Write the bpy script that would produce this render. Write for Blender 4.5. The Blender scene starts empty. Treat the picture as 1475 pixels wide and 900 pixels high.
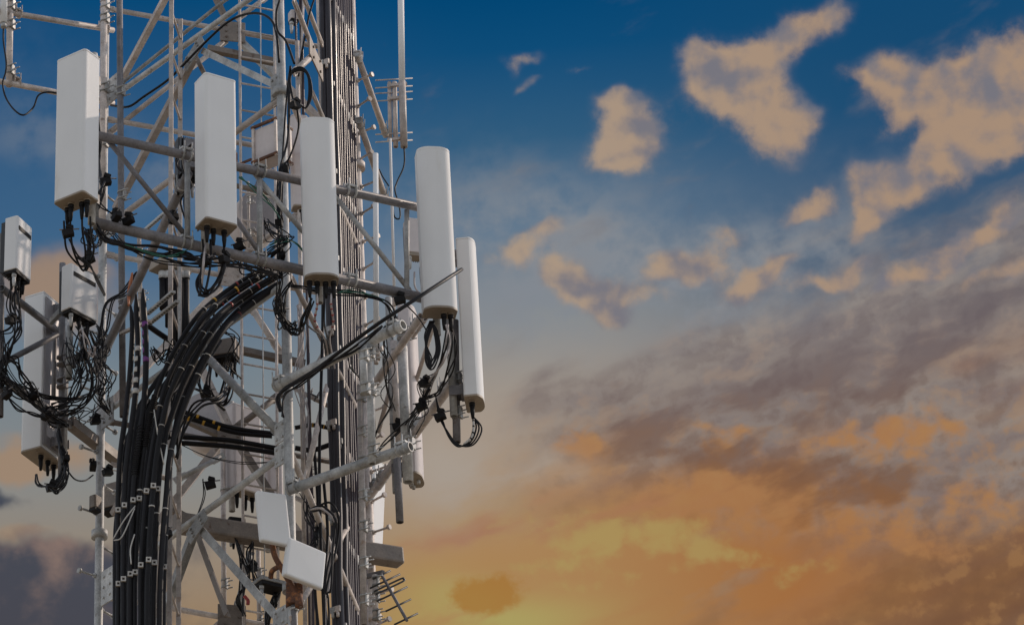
import bpy, bmesh, math, random
from mathutils import Vector, Matrix
R = math.radians
scene = bpy.context.scene
COL = scene.collection
random.seed(7)

# ------------------------------------------------------------------ camera, sky, sun, exposure
PITCH, FOCAL, CX, CY, EYE = R(30), 4619.0, 240.0, 450.0, 1.7
CP, SP = math.cos(PITCH), math.sin(PITCH)
cd = bpy.data.cameras.new('camera')
cd.sensor_width = 36.0
cd.lens = FOCAL * 36.0 / 1475.0
cd.shift_x = (737.5 - CX) / 1475.0
cd.clip_start, cd.clip_end = 0.1, 20000
cam = bpy.data.objects.new('camera', cd)
COL.objects.link(cam)
cam.location = (0, 0, EYE)
cam.rotation_euler = (R(90) + PITCH, 0, 0)
scene.camera = cam

vs = scene.view_settings
vs.view_transform = 'Standard'
vs.look = 'None'
vs.gamma = 1.0
vs.use_curve_mapping = False
EXPOSURE = 0.14
vs.exposure = EXPOSURE
SUN_EL, SUN_AZ = 36.0, 62.0        # azimuth from +Y (into the picture) towards +X

sd = bpy.data.lights.new('sun', 'SUN')
sd.energy = 2.0
sd.angle = R(0.6)
sd.color = (1.0, 0.83, 0.68)
sun = bpy.data.objects.new('sun', sd)
COL.objects.link(sun)
sdir = Vector((math.sin(R(SUN_AZ)) * math.cos(R(SUN_EL)), math.cos(R(SUN_AZ)) * math.cos(R(SUN_EL)), math.sin(R(SUN_EL))))
sun.rotation_euler = (-sdir).to_track_quat('-Z', 'Y').to_euler()
sun.location = sdir * 60 + Vector((0, 25, 15))

def lin(c):
    return tuple((v / 255 / 12.92) if v / 255 <= 0.04045 else ((v / 255 + 0.055) / 1.055) ** 2.4 for v in c)

def sky_at(px, py):
    """azimuth (scaled by cos 30) and elevation, in degrees, of a patch of sky"""
    u, v = (px - CX) / FOCAL, (CY - py) / FOCAL
    d = Vector((u, CP - v * SP, SP + v * CP)).normalized()
    return math.degrees(math.atan2(d.x, d.y)) * CP, math.degrees(math.asin(d.z))

def build_sky():
    w = bpy.data.worlds.new('World')
    scene.world = w
    w.cycles.sampling_method = 'MANUAL'; w.cycles.sample_map_resolution = 512
    w.use_nodes = True
    nt = w.node_tree
    N, L = nt.nodes, nt.links
    N.clear()
    out = N.new('ShaderNodeOutputWorld')
    def sock(i, v):
        if isinstance(v, (int, float)):
            i.default_value = v
        else:
            L.new(v, i)
    def M(op, a, b=None, c=None, clamp=False):
        n = N.new('ShaderNodeMath'); n.operation = op; n.use_clamp = clamp
        sock(n.inputs[0], a)
        if b is not None: sock(n.inputs[1], b)
        if c is not None: sock(n.inputs[2], c)
        return n.outputs[0]
    def smooth(v, lo, hi, a=0.0, b=1.0):
        n = N.new('ShaderNodeMapRange'); n.interpolation_type = 'SMOOTHSTEP'
        sock(n.inputs[0], v)
        n.inputs[1].default_value = lo; n.inputs[2].default_value = hi
        n.inputs[3].default_value = a; n.inputs[4].default_value = b
        return n.outputs[0]
    def comb(x, y, z=0.0):
        n = N.new('ShaderNodeCombineXYZ'); sock(n.inputs[0], x); sock(n.inputs[1], y); sock(n.inputs[2], z)
        return n.outputs[0]
    def noise(vec, scale, detail=6, rough=0.55, dist=0.0, col=False):
        n = N.new('ShaderNodeTexNoise'); L.new(vec, n.inputs['Vector'])
        n.inputs['Scale'].default_value = scale; n.inputs['Detail'].default_value = detail
        n.inputs['Roughness'].default_value = rough; n.inputs['Distortion'].default_value = dist
        return n.outputs['Color' if col else 'Fac']
    def mixc(f, a, b):
        n = N.new('ShaderNodeMix'); n.data_type = 'RGBA'
        sock(n.inputs[0], f)
        for i, v in ((6, a), (7, b)):
            if isinstance(v, tuple): n.inputs[i].default_value = (*v, 1)
            else: L.new(v, n.inputs[i])
        return n.outputs[2]
    def ramp(v, stops):
        n = N.new('ShaderNodeValToRGB'); sock(n.inputs[0], v)
        e = n.color_ramp.elements
        while len(e) > 1: e.remove(e[-1])
        e[0].position = stops[0][0]; e[0].color = (*lin(stops[0][1]), 1)
        for p, c in stops[1:]:
            k = e.new(p); k.color = (*lin(c), 1)
        return n.outputs[0]
    tc = N.new('ShaderNodeTexCoord')
    sep = N.new('ShaderNodeSeparateXYZ'); L.new(tc.outputs['Generated'], sep.inputs[0])
    az = M('MULTIPLY', M('ARCTAN2', sep.outputs[0], sep.outputs[1]), math.degrees(1) * CP)
    el = M('MULTIPLY', M('ARCSINE', sep.outputs[2]), math.degrees(1))
    q0 = comb(az, el)
    # soft domain warp so the cloud edges curl
    wn = N.new('ShaderNodeVectorMath'); wn.operation = 'MULTIPLY_ADD'
    L.new(noise(q0, 0.9, 3, 0.5, 0, True), wn.inputs[0]); wn.inputs[1].default_value = (0.95, 0.95, 0); L.new(q0, wn.inputs[2])
    wn2 = N.new('ShaderNodeVectorMath'); wn2.operation = 'ADD'; L.new(wn.outputs[0], wn2.inputs[0]); wn2.inputs[1].default_value = (-0.475, -0.475, 0)
    sp = N.new('ShaderNodeSeparateXYZ'); L.new(wn2.outputs[0], sp.inputs[0])
    wx, wy = sp.outputs[0], sp.outputs[1]
    def blob(px, py, rx, ry, amp=1.0, rot=0.0, x=None, y=None):
        a0, e0 = sky_at(px, py)
        dx, dy = M('SUBTRACT', x or wx, a0), M('SUBTRACT', y or wy, e0)
        if rot:
            c, s = math.cos(R(rot)), math.sin(R(rot))
            dx, dy = M('MULTIPLY_ADD', dx, c, M('MULTIPLY', dy, s)), M('MULTIPLY_ADD', dy, c, M('MULTIPLY', dx, -s))
        k = 80.6
        r2 = M('ADD', M('POWER', M('ABSOLUTE', M('MULTIPLY', dx, k / rx)), 2.0), M('POWER', M('ABSOLUTE', M('MULTIPLY', dy, k / ry)), 2.0))
        return M('MULTIPLY', M('EXPONENT', M('MULTIPLY', r2, -1.0)), amp)
    def total(bl):
        t = bl[0]
        for b in bl[1:]: t = M('ADD', t, b)
        return t
    # rotated streak coordinates for the layered evening cloud (rising gently to the right)
    c, s = math.cos(R(17)), math.sin(R(17))
    lx = M('MULTIPLY_ADD', wx, 0.22, M('MULTIPLY', az, 0.78)); ly = M('MULTIPLY_ADD', wy, 0.22, M('MULTIPLY', el, 0.78))
    sx = M('MULTIPLY_ADD', lx, c, M('MULTIPLY', ly, s)); sy = M('MULTIPLY_ADD', ly, c, M('MULTIPLY', lx, -s))
    qs = comb(M('MULTIPLY', sx, 0.42), sy)
    qw = comb(lx, ly)
    n_c = noise(qw, 1.2, 5, 0.52)            # cumulus texture
    n_f = noise(qw, 2.6, 4, 0.5)
    n_c2 = noise(comb(M('ADD', lx, 0.13), M('ADD', ly, -0.16)), 1.2, 5, 0.52)
    n_d = noise(qw, 5.5, 6, 0.62)
    relief = M('SUBTRACT', n_c, n_c2)
    n_s = noise(qs, 0.95, 6, 0.5)            # streaks
    n_s2 = noise(qs, 1.7, 5, 0.52)
    n_b = noise(qs, 0.55, 4, 0.5)
    # ---- clear sky behind the clouds
    t = smooth(el, 24.2, 35.6); n = t.node; n.interpolation_type = 'LINEAR'
    clear = ramp(t, [(0.0, (164, 128, 72)), (0.13, (166, 138, 94)), (0.24, (166, 141, 116)), (0.36, (158, 147, 136)),
                     (0.48, (137, 140, 142)), (0.62, (98, 120, 141)), (0.76, (48, 92, 126)), (0.9, (14, 76, 120)), (1.0, (0, 68, 114))])
    clear = mixc(M('MULTIPLY', smooth(az, 6.5, 14), 0.85), clear, mixc(smooth(el, 27, 30.2), lin((134, 92, 62)), mixc(smooth(el, 30, 33), lin((50, 80, 110)), lin((20, 72, 112)))))
    # the tower side of the sky stays bluer lower down
    clear = mixc(smooth(az, 6.0, 1.0), clear, ramp(t, [(0.0, (150, 124, 94)), (0.12, (146, 132, 116)), (0.24, (134, 135, 133)), (0.42, (114, 128, 138)), (0.6, (64, 100, 134)), (1.0, (6, 72, 118))]))
    # ---- veil: thin pale cloud across the middle
    veil = M('MULTIPLY', total([blob(790, 355, 230, 85, 1.2, -14), blob(960, 410, 330, 60, 1.1), blob(1180, 330, 130, 60, 0.45, 30), blob(70, 200, 110, 40, 0.45), blob(280, 260, 110, 60, 0.5), blob(30, 90, 80, 60, 0.1)]), smooth(M('MULTIPLY_ADD', n_s, 0.6, M('MULTIPLY', n_f, 0.4)), 0.34, 0.62))
    base = mixc(M('MULTIPLY', veil, 0.85, None, True), clear, lin((130, 136, 144)))
    # ---- layered evening cloud, lower right
    band = M('SUBTRACT', M('MULTIPLY_ADD', az, 0.25, 27.3), el)          # >0 below the slanted cloud edge
    thin = smooth(az, 3.8, 7.4)
    dens = M('ADD', M('MULTIPLY', smooth(band, -1.4, 2.4), thin), M('MULTIPLY', M('SUBTRACT', n_s, 0.5), 1.9))
    mband = M('MULTIPLY', smooth(dens, 0.1, 0.95), smooth(az, 2.8, 6.2))
    grey = mixc(smooth(n_s2, 0.3, 0.7), lin((122, 112, 111)), lin((150, 140, 132)))
    warmth = M('ADD', smooth(el, 29.2, 24.6), M('MULTIPLY', M('SUBTRACT', n_b, 0.5), 3.4))
    warm = mixc(smooth(warmth, 0.3, 1.25), grey, mixc(smooth(n_s2, 0.35, 0.65), lin((140, 104, 82)), lin((166, 124, 84))))
    dark_low = M('MULTIPLY', smooth(el, 26.2, 24.4), smooth(az, 8.5, 13))
    warm = mixc(M('MULTIPLY', dark_low, 0.75), warm, lin((104, 73, 53)))
    base = mixc(M('MULTIPLY', mband, 0.92), base, warm)
    base = mixc(M('MULTIPLY', M('MULTIPLY', mband, smooth(relief, 0.0, 0.12)), 0.4), base, mixc(smooth(el, 26, 30), lin((168, 126, 82)), lin((154, 142, 134))))
    base = mixc(M('MULTIPLY', M('MULTIPLY', mband, smooth(relief, 0.0, -0.12)), 0.34), base, mixc(smooth(el, 26, 30), lin((104, 76, 58)), lin((98, 90, 94))))
    # orange lit billows inside it
    bil = total([blob(1060, 715, 130, 45, 0.9, -12, sx and wx), blob(880, 790, 150, 40, 0.8), blob(1290, 770, 140, 45, 0.75, -8), blob(1340, 620, 110, 40, 0.5), blob(1180, 650, 120, 35, 0.5), blob(1150, 830, 40, 20, 0.6), blob(1000, 640, 120, 30, 0.35), blob(820, 640, 60, 30, 0.6), blob(1400, 700, 90, 40, 0.5), blob(1270, 700, 50, 20, 0.5), blob(980, 740, 60, 40, 0.5, 30)])
    bm_ = smooth(M('ADD', bil, M('MULTIPLY', M('MULTIPLY', M('SUBTRACT', M('MULTIPLY_ADD', n_f, 0.4, M('MULTIPLY', n_c, 0.6)), 0.5), 3.6), smooth(bil, 0.03, 0.35))), 0.25, 1.0)
    base = mixc(M('MULTIPLY', bm_, 0.95), base, mixc(n_f, lin((162, 110, 72)), lin((168, 128, 86))))
    # darker grey-brown bars
    drk = total([blob(800, 500, 90, 34, 0.5, 22), blob(760, 560, 70, 30, 0.4, 25), blob(1030, 560, 260, 45, 0.55, 12), blob(1300, 680, 220, 40, 0.6, 8), blob(1250, 530, 240, 45, 0.5, 14), blob(840, 560, 120, 35, 0.45, 20), blob(1400, 440, 120, 40, 0.55, 14), blob(1060, 670, 120, 28, 0.4), blob(900, 640, 90, 30, 0.45, 15), blob(1200, 600, 200, 40, 0.4, 15), blob(1150, 690, 160, 26, 0.5, -14)])
    dm = M('MULTIPLY', mband, smooth(M('ADD', drk, M('MULTIPLY', M('SUBTRACT', n_s2, 0.5), 3.0)), 0.3, 1.0))
    base = mixc(M('MULTIPLY', dm, 0.75), base, mixc(smooth(el, 26, 29.5), lin((110, 78, 60)), lin((98, 90, 96))))
    # ---- glow where the sun has gone down behind cloud
    glow = total([blob(740, 900, 200, 100, 1.0, 0, az, el), blob(880, 810, 300, 95, 1.0, -4, az, el), blob(1090, 850, 180, 70, 0.6, 0, az, el)])
    base = mixc(M('MULTIPLY', glow, smooth(n_s, 0.18, 0.5), None, True), base, mixc(smooth(az, 6, 11), lin((168, 130, 86)), lin((160, 108, 64))))
    mot = total([blob(860, 775, 110, 34, 0.9, -8, wx, wy), blob(800, 815, 70, 20, 0.6, 0, wx, wy), blob(1045, 790, 60, 24, 0.8, -12, wx, wy), blob(950, 765, 80, 22, 0.5, 10, wx, wy), blob(1150, 826, 34, 18, 0.7, 0, wx, wy), blob(870, 840, 120, 14, 0.3, 0, wx, wy)])
    mm = smooth(M('ADD', mot, M('MULTIPLY', M('MULTIPLY', M('SUBTRACT', M('MULTIPLY_ADD', n_f, 0.5, M('MULTIPLY', n_c, 0.5)), 0.5), 4.0), smooth(mot, 0.03, 0.3))), 0.2, 1.1)
    base = mixc(M('MULTIPLY', mm, 0.68), base, lin((169, 149, 92)))
    red = M('MULTIPLY', total([blob(760, 740, 150, 22, 0.8, 8, wx, wy), blob(680, 775, 120, 12, 0.6, 6, wx, wy), blob(930, 735, 100, 16, 0.6, 10, wx, wy)]), smooth(n_s2, 0.4, 0.62))
    base = mixc(M('MULTIPLY', red, 0.9, None, True), base, lin((160, 112, 84)))
    core = M('ADD', blob(720, 896, 130, 34, 0.95, 0, az, el), blob(640, 850, 60, 30, 0.5, 0, az, el))
    base = mixc(M('MULTIPLY', core, smooth(n_s2, 0.25, 0.55), None, True), base, lin((169, 157, 96)))
    # pale opening left of the evening cloud
    op = M('MULTIPLY', M('ADD', blob(640, 670, 110, 80, 1.0), blob(780, 685, 60, 24, 0.6)), smooth(n_s, 0.25, 0.55), None, True)
    base = mixc(op, base, lin((165, 153, 141)))
    ob = smooth(M('ADD', blob(702, 856, 56, 30, 1.15, 0, az, el), M('MULTIPLY', M('MULTIPLY', M('SUBTRACT', M('MULTIPLY_ADD', n_d, 0.5, M('MULTIPLY', n_f, 0.5)), 0.5), 1.9), blob(700, 854, 80, 45, 1.0))), 0.3, 0.8)
    base = mixc(M('MULTIPLY', ob, 0.75), base, lin((160, 112, 50)))
    # ---- cumulus puffs of the upper sky
    cum = total([blob(*b) for b in (
        (905, 190, 56, 42, 1.0, 20), (880, 225, 42, 26, 0.8), (905, 250, 26, 18, 0.6), (935, 205, 34, 30, 0.6), (895, 152, 36, 16, 0.5),
        (1030, 112, 48, 46), (1085, 95, 50, 42), (1075, 150, 55, 38), (1118, 197, 46, 36), (1000, 92, 26, 26, 0.6), (1145, 60, 46, 28, 0.75, 25), (1200, 35, 34, 22, 0.65, 30), (1150, 165, 26, 26, 0.6),
        (1255, 108, 42, 24, 0.8), (1300, 132, 55, 38), (1370, 118, 60, 40), (1440, 112, 60, 42), (1300, 176, 44, 16, 0.6, 15), (1405, 180, 60, 36, 1.0, 20), (1465, 175, 60, 50, 0.8), (1350, 225, 50, 32, 1.0, 25), (1312, 256, 30, 26, 0.8), (1420, 222, 60, 24, 0.8, 25), (1475, 70, 50, 30, 0.4),
        (1255, 258, 28, 28, 1.0), (1266, 298, 30, 24, 1.0), (1245, 326, 30, 18, 0.9, 30), (1170, 288, 32, 24, 0.9), (1150, 312, 36, 16, 0.7),
        (1440, 315, 60, 18, 0.85, 15), (1385, 345, 40, 20, 0.85, 30), (1365, 372, 22, 16, 0.55), (1300, 375, 34, 10, 0.45, 10),
        (752, 84, 30, 13, 0.62), (733, 105, 13, 16, 0.5), (750, 131, 22, 8, 0.5, 25), (826, 104, 22, 8, 0.5), (750, 368, 30, 28, 1.05), (836, 408, 38, 28, 1.05), (872, 436, 38, 22, 0.95, -30), (806, 392, 22, 28, 0.8), (890, 462, 30, 18, 0.6, -30),
        (1005, 380, 48, 18, 1.0, -8), (1085, 406, 46, 16, 0.95), (1185, 410, 54, 14, 0.95, 10), (1285, 402, 34, 13, 0.9, 20), (1465, 385, 34, 18, 0.9, 20), (955, 398, 44, 16, 0.8), (1130, 384, 34, 13, 0.75, 15), (1240, 378, 36, 12, 0.7, 20), (925, 428, 44, 16, 0.75, -10), (790, 335, 30, 16, 0.55), (700, 384, 28, 18, 0.5), (1045, 352, 36, 13, 0.6), (1330, 395, 30, 12, 0.7, 15), (1400, 402, 40, 12, 0.7, 15))])
    n_k = noise(qw, 1.0, 5, 0.44)
    n_k2 = noise(comb(M('ADD', lx, 0.24), M('ADD', ly, 0.20)), 1.0, 5, 0.44)
    gate = smooth(cum, 0.08, 0.5)
    soft = smooth(cum, 0.0, 1.35)
    cm = smooth(M('ADD', M('MULTIPLY', soft, 1.2), M('MULTIPLY', M('ADD', M('MULTIPLY', M('SUBTRACT', n_k, 0.45), 1.5), M('MULTIPLY', M('SUBTRACT', n_d, 0.5), 0.7)), gate)), 0.0, 1.05)
    shade = M('MULTIPLY', M('SUBTRACT', n_k2, n_k), 4.2)
    lit = mixc(smooth(M('ADD', M('ADD', shade, M('MULTIPLY', M('SUBTRACT', n_f, 0.5), 0.9)), M('MULTIPLY', cm, 0.35)), -0.42, 0.75), lin((120, 118, 126)), mixc(smooth(az, 5, 14), lin((170, 150, 131)), lin((168, 142, 120))))
    base = mixc(M('MULTIPLY', cm, 0.97), base, lit)
    # ---- low dark and orange clouds left of the tower
    lo = total([blob(70, 425, 100, 62, 1.0), blob(110, 380, 70, 34, 0.5), blob(60, 660, 130, 32, 1.0), blob(10, 664, 60, 28, 0.5), blob(20, 764, 50, 16, 0.8)])
    lm = smooth(M('ADD', lo, M('MULTIPLY', M('SUBTRACT', n_s, 0.5), 0.9)), 0.2, 1.0)
    base = mixc(M('MULTIPLY', lm, 0.85), base, lin((158, 132, 108)))
    ld = total([blob(50, 825, 150, 46, 1.5), blob(30, 900, 190, 65, 1.5), blob(6, 712, 34, 16, 0.9), blob(270, 800, 60, 30, 0.35)])
    ldm = smooth(M('ADD', ld, M('MULTIPLY', M('SUBTRACT', n_c, 0.5), 1.3)), 0.2, 0.9)
    base = mixc(M('MULTIPLY', ldm, 0.9), base, mixc(smooth(M('ADD', M('MULTIPLY', n_c, 1.0), blob(100, 785, 80, 30, 0.3)), 0.48, 0.95), lin((54, 62, 78)), lin((134, 112, 104))))
    ex = N.new('ShaderNodeVectorMath'); ex.operation = 'SCALE'; L.new(base, ex.inputs[0]); ex.inputs[3].default_value = 2 ** -EXPOSURE
    bg2 = N.new('ShaderNodeBackground'); L.new(ex.outputs[0], bg2.inputs[0])
    # ---- the rest of the sky dome: clear daylight sky
    sky = N.new('ShaderNodeTexSky'); sky.sky_type = 'NISHITA'; sky.sun_disc = False
    sky.sun_elevation = R(SUN_EL); sky.sun_rotation = R(SUN_AZ)
    sky.air_density = 1.0; sky.dust_density = 0.1; sky.ozone_density = 1.0
    bg1 = N.new('ShaderNodeBackground'); hs = N.new('ShaderNodeHueSaturation'); L.new(sky.outputs[0], hs.inputs['Color']); L.new(smooth(noise(tc.outputs['Generated'], 2.5, 6, 0.6), 0.35, 0.6, 0.7, 0.2), hs.inputs['Saturation']); L.new(hs.outputs[0], bg1.inputs[0]); bg1.inputs[1].default_value = 0.15
    near = M('MULTIPLY', M('MULTIPLY', smooth(az, -44, -9), smooth(az, 52, 22)), M('MULTIPLY', smooth(el, 8, 18), smooth(el, 58, 44)))
    mx = N.new('ShaderNodeMixShader'); L.new(near, mx.inputs[0]); L.new(bg1.outputs[0], mx.inputs[1]); L.new(bg2.outputs[0], mx.inputs[2])
    L.new(mx.outputs[0], out.inputs[0])
build_sky()

# ------------------------------------------------------------------ helpers
def P(px, py, Y):
    """point of the world seen at photo pixel (px, py) and standing Y metres into the scene"""
    u, v = (px - CX) / FOCAL, (CY - py) / FOCAL
    t = Y / (CP - v * SP)
    return Vector((u * t, Y, EYE + t * (SP + v * CP)))

class Plane:
    """a vertical plane of the tower or of an antenna frame, through two plan points"""
    def __init__(self, px0, Y0, px1, Y1):
        self.a, self.b = P(px0, 450, Y0), P(px1, 450, Y1)
        d = self.b - self.a; d.z = 0
        self.t = d.normalized(); self.n = Vector((-self.t.y, self.t.x, 0))
        if self.n.y > 0: self.n = -self.n
    def at(self, px, py, off=0.0):
        u, v = (px - CX) / FOCAL, (CY - py) / FOCAL
        d = Vector((u, CP - v * SP, SP + v * CP)); o = Vector((0, 0, EYE))
        k = (self.a + self.n * off - o).dot(self.n) / d.dot(self.n)
        return o + d * k

def newbm(): return bmesh.new()

def frame_of(d):
    d = d.normalized()
    a = Vector((0, 0, 1)) if abs(d.z) < 0.9 else Vector((1, 0, 0))
    u = d.cross(a).normalized()
    return u, d.cross(u).normalized()

def tube(bm, pts, r, seg=10, hollow=False, caps=True, radii=None):
    """a round tube along a polyline; hollow ends show the bore"""
    pts = [Vector(p) for p in pts]
    rings, n = [], len(pts)
    u = None
    for i, p in enumerate(pts):
        d = (pts[min(i + 1, n - 1)] - pts[max(i - 1, 0)])
        if d.length < 1e-9: d = Vector((0, 0, 1))
        d.normalize()
        if u is None: u, w = frame_of(d)
        else:
            u = (u - d * u.dot(d))
            if u.length < 1e-6: u, _ = frame_of(d)
            u.normalize(); w = d.cross(u)
        w = d.cross(u)
        rr = radii[i] if radii else r
        rings.append([bm.verts.new(p + (u * math.cos(2 * math.pi * k / seg) + w * math.sin(2 * math.pi * k / seg)) * rr) for k in range(seg)])
    def skin(a, b):
        for k in range(seg):
            f = bm.faces.new((a[k], a[(k + 1) % seg], b[(k + 1) % seg], b[k])); f.smooth = True
    for a, b in zip(rings, rings[1:]): skin(a, b)
    for ring, p, q, flip in ((rings[0], pts[0], pts[1], True), (rings[-1], pts[-1], pts[-2], False)):
        if hollow:
            dirv = (q - p).normalized()
            inn = [bm.verts.new(p + (v.co - p) * 0.78) for v in ring]
            deep = [bm.verts.new(v.co + dirv * min(0.2, (q - p).length * 0.4)) for v in inn]
            for k in range(seg):
                for s, t in ((ring, inn), (inn, deep)):
                    vs_ = (s[k], s[(k + 1) % seg], t[(k + 1) % seg], t[k])
                    bm.faces.new(vs_[::-1] if not flip else vs_)
            bm.faces.new(deep)
        elif caps:
            bm.faces.new(ring[::-1] if flip else ring)
    return bm

def box(bm, c, ax, ay, az, bevel=0.0):
    """box with centre c and half-extent vectors ax, ay, az"""
    c = Vector(c); vs_ = []
    for k in (-1, 1):
        for j in (-1, 1):
            for i in (-1, 1):
                vs_.append(bm.verts.new(c + ax * i + ay * j + az * k))
    fs = [bm.faces.new([vs_[i] for i in q]) for q in ((0, 2, 3, 1), (4, 5, 7, 6), (0, 1, 5, 4), (2, 6, 7, 3), (0, 4, 6, 2), (1, 3, 7, 5))]
    if bevel:
        es = list({e for f in fs for e in f.edges})
        bmesh.ops.bevel(bm, geom=es, offset=bevel, segments=2, affect='EDGES', profile=0.5)
    return bm

def bar(bm, a, b, w, h, up=None, bevel=0.0):
    """rectangular bar from a to b; w along the side, h along up"""
    a, b = Vector(a), Vector(b); d = (b - a)
    dn = d.normalized(); up = Vector(up) if up else Vector((0, 0, 1))
    s = dn.cross(up)
    if s.length < 1e-5: s = dn.cross(Vector((0, 1, 0)))
    s.normalize(); u = s.cross(dn).normalized()
    return box(bm, (a + b) / 2, d / 2, s * w / 2, u * h / 2, bevel)

def angle(bm, a, b, n, w, th=0.009):
    """L-section steel angle from a to b: one flange in the face plane (normal n), one standing off it"""
    a, b, n = Vector(a), Vector(b), Vector(n)
    dn = (b - a).normalized(); s = dn.cross(n).normalized()
    if s.z < 0: s = -s
    bar(bm, a, b, th, w, s)
    off = -s * (w / 2 - th / 2) - n * (w / 2 + th * 0.51)
    box(bm, (a + b) / 2 + off, (b - a) / 2, n * w / 2, s * th / 2)
    return bm

def prism(bm, poly, z0, z1, bevel=0.0):
    """extrude a plan polygon [(x, y)...] from z0 to z1"""
    lo = [bm.verts.new((x, y, z0)) for x, y in poly]; hi = [bm.verts.new((x, y, z1)) for x, y in poly]
    n = len(poly)
    fs = [bm.faces.new(lo[::-1]), bm.faces.new(hi)]
    for k in range(n):
        f = bm.faces.new((lo[k], lo[(k + 1) % n], hi[(k + 1) % n], hi[k])); fs.append(f)
    if bevel:
        bmesh.ops.bevel(bm, geom=list(set(fs[0].edges) | set(fs[1].edges)), offset=bevel, segments=2, affect='EDGES', profile=0.5)
    return bm

def bolt(bm, p, n, r=0.013, h=0.016):
    u, v = frame_of(Vector(n)); n = Vector(n).normalized()
    a = [bm.verts.new(Vector(p) + (u * math.cos(k * math.pi / 3) + v * math.sin(k * math.pi / 3)) * r) for k in range(6)]
    b = [bm.verts.new(x.co + n * h) for x in a]
    for k in range(6): bm.faces.new((a[k], a[(k + 1) % 6], b[(k + 1) % 6], b[k]))
    bm.faces.new(b); bm.faces.new(a[::-1])

def spline(pts, sub=6):
    pts = [Vector(p) for p in pts]; out = []
    ext = [pts[0] * 2 - pts[1]] + pts + [pts[-1] * 2 - pts[-2]]
    for i in range(1, len(ext) - 2):
        p0, p1, p2, p3 = ext[i - 1:i + 3]
        for k in range(sub):
            t = k / sub
            out.append(0.5 * ((2 * p1) + (p2 - p0) * t + (2 * p0 - 5 * p1 + 4 * p2 - p3) * t * t + (3 * p1 - p0 - 3 * p2 + p3) * t ** 3))
    out.append(pts[-1])
    return out

# ------------------------------------------------------------------ objects, parts, labels
def thing(name, label, cat, loc, group=None, rz=0.0):
    o = bpy.data.objects.new(name, None)
    o.empty_display_size = 0.2
    COL.objects.link(o); o.location = loc; o.rotation_euler.z = rz
    o['label'] = label; o['category'] = cat
    if group: o['group'] = group
    return o

def anc_loc(o):
    v = Vector((0, 0, 0))
    while o is not None:
        v = v + o.location; o = o.parent
    return v

def part(name, bm, mat, parent, label=None, local=False):
    """link a bmesh as ONE mesh object; world coordinates unless local"""
    me = bpy.data.meshes.new(name)
    bmesh.ops.recalc_face_normals(bm, faces=bm.faces[:])
    if parent is not None and not local:
        bmesh.ops.translate(bm, verts=bm.verts[:], vec=-anc_loc(parent))
    bm.to_mesh(me); bm.free()
    me.materials.append(mat)
    o = bpy.data.objects.new(name, me); COL.objects.link(o)
    if parent is not None: o.parent = parent
    if label: o['label'] = label
    return o

def solo(name, bm, mat, label, cat, group=None, kind=None, origin=None):
    if origin is None:
        origin = sum((v.co for v in bm.verts), Vector()) / max(1, len(bm.verts))
    bmesh.ops.translate(bm, verts=bm.verts[:], vec=-Vector(origin))
    o = part(name, bm, mat, None, local=True)
    o.location = origin
    if kind: o['kind'] = kind
    else: o['label'] = label; o['category'] = cat
    if group: o['group'] = group
    return o

def dup(o, loc=None, rz=None, label=None, group=None, parent=None, top=True):
    c = o.copy(); COL.objects.link(c)
    if top:
        c.location = loc
        if rz is not None: c.rotation_euler.z = rz
        if label: c['label'] = label
        if group: c['group'] = group
    else: c.parent = parent
    for ch in list(o.children): dup(ch, parent=c, top=False)
    return c

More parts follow.
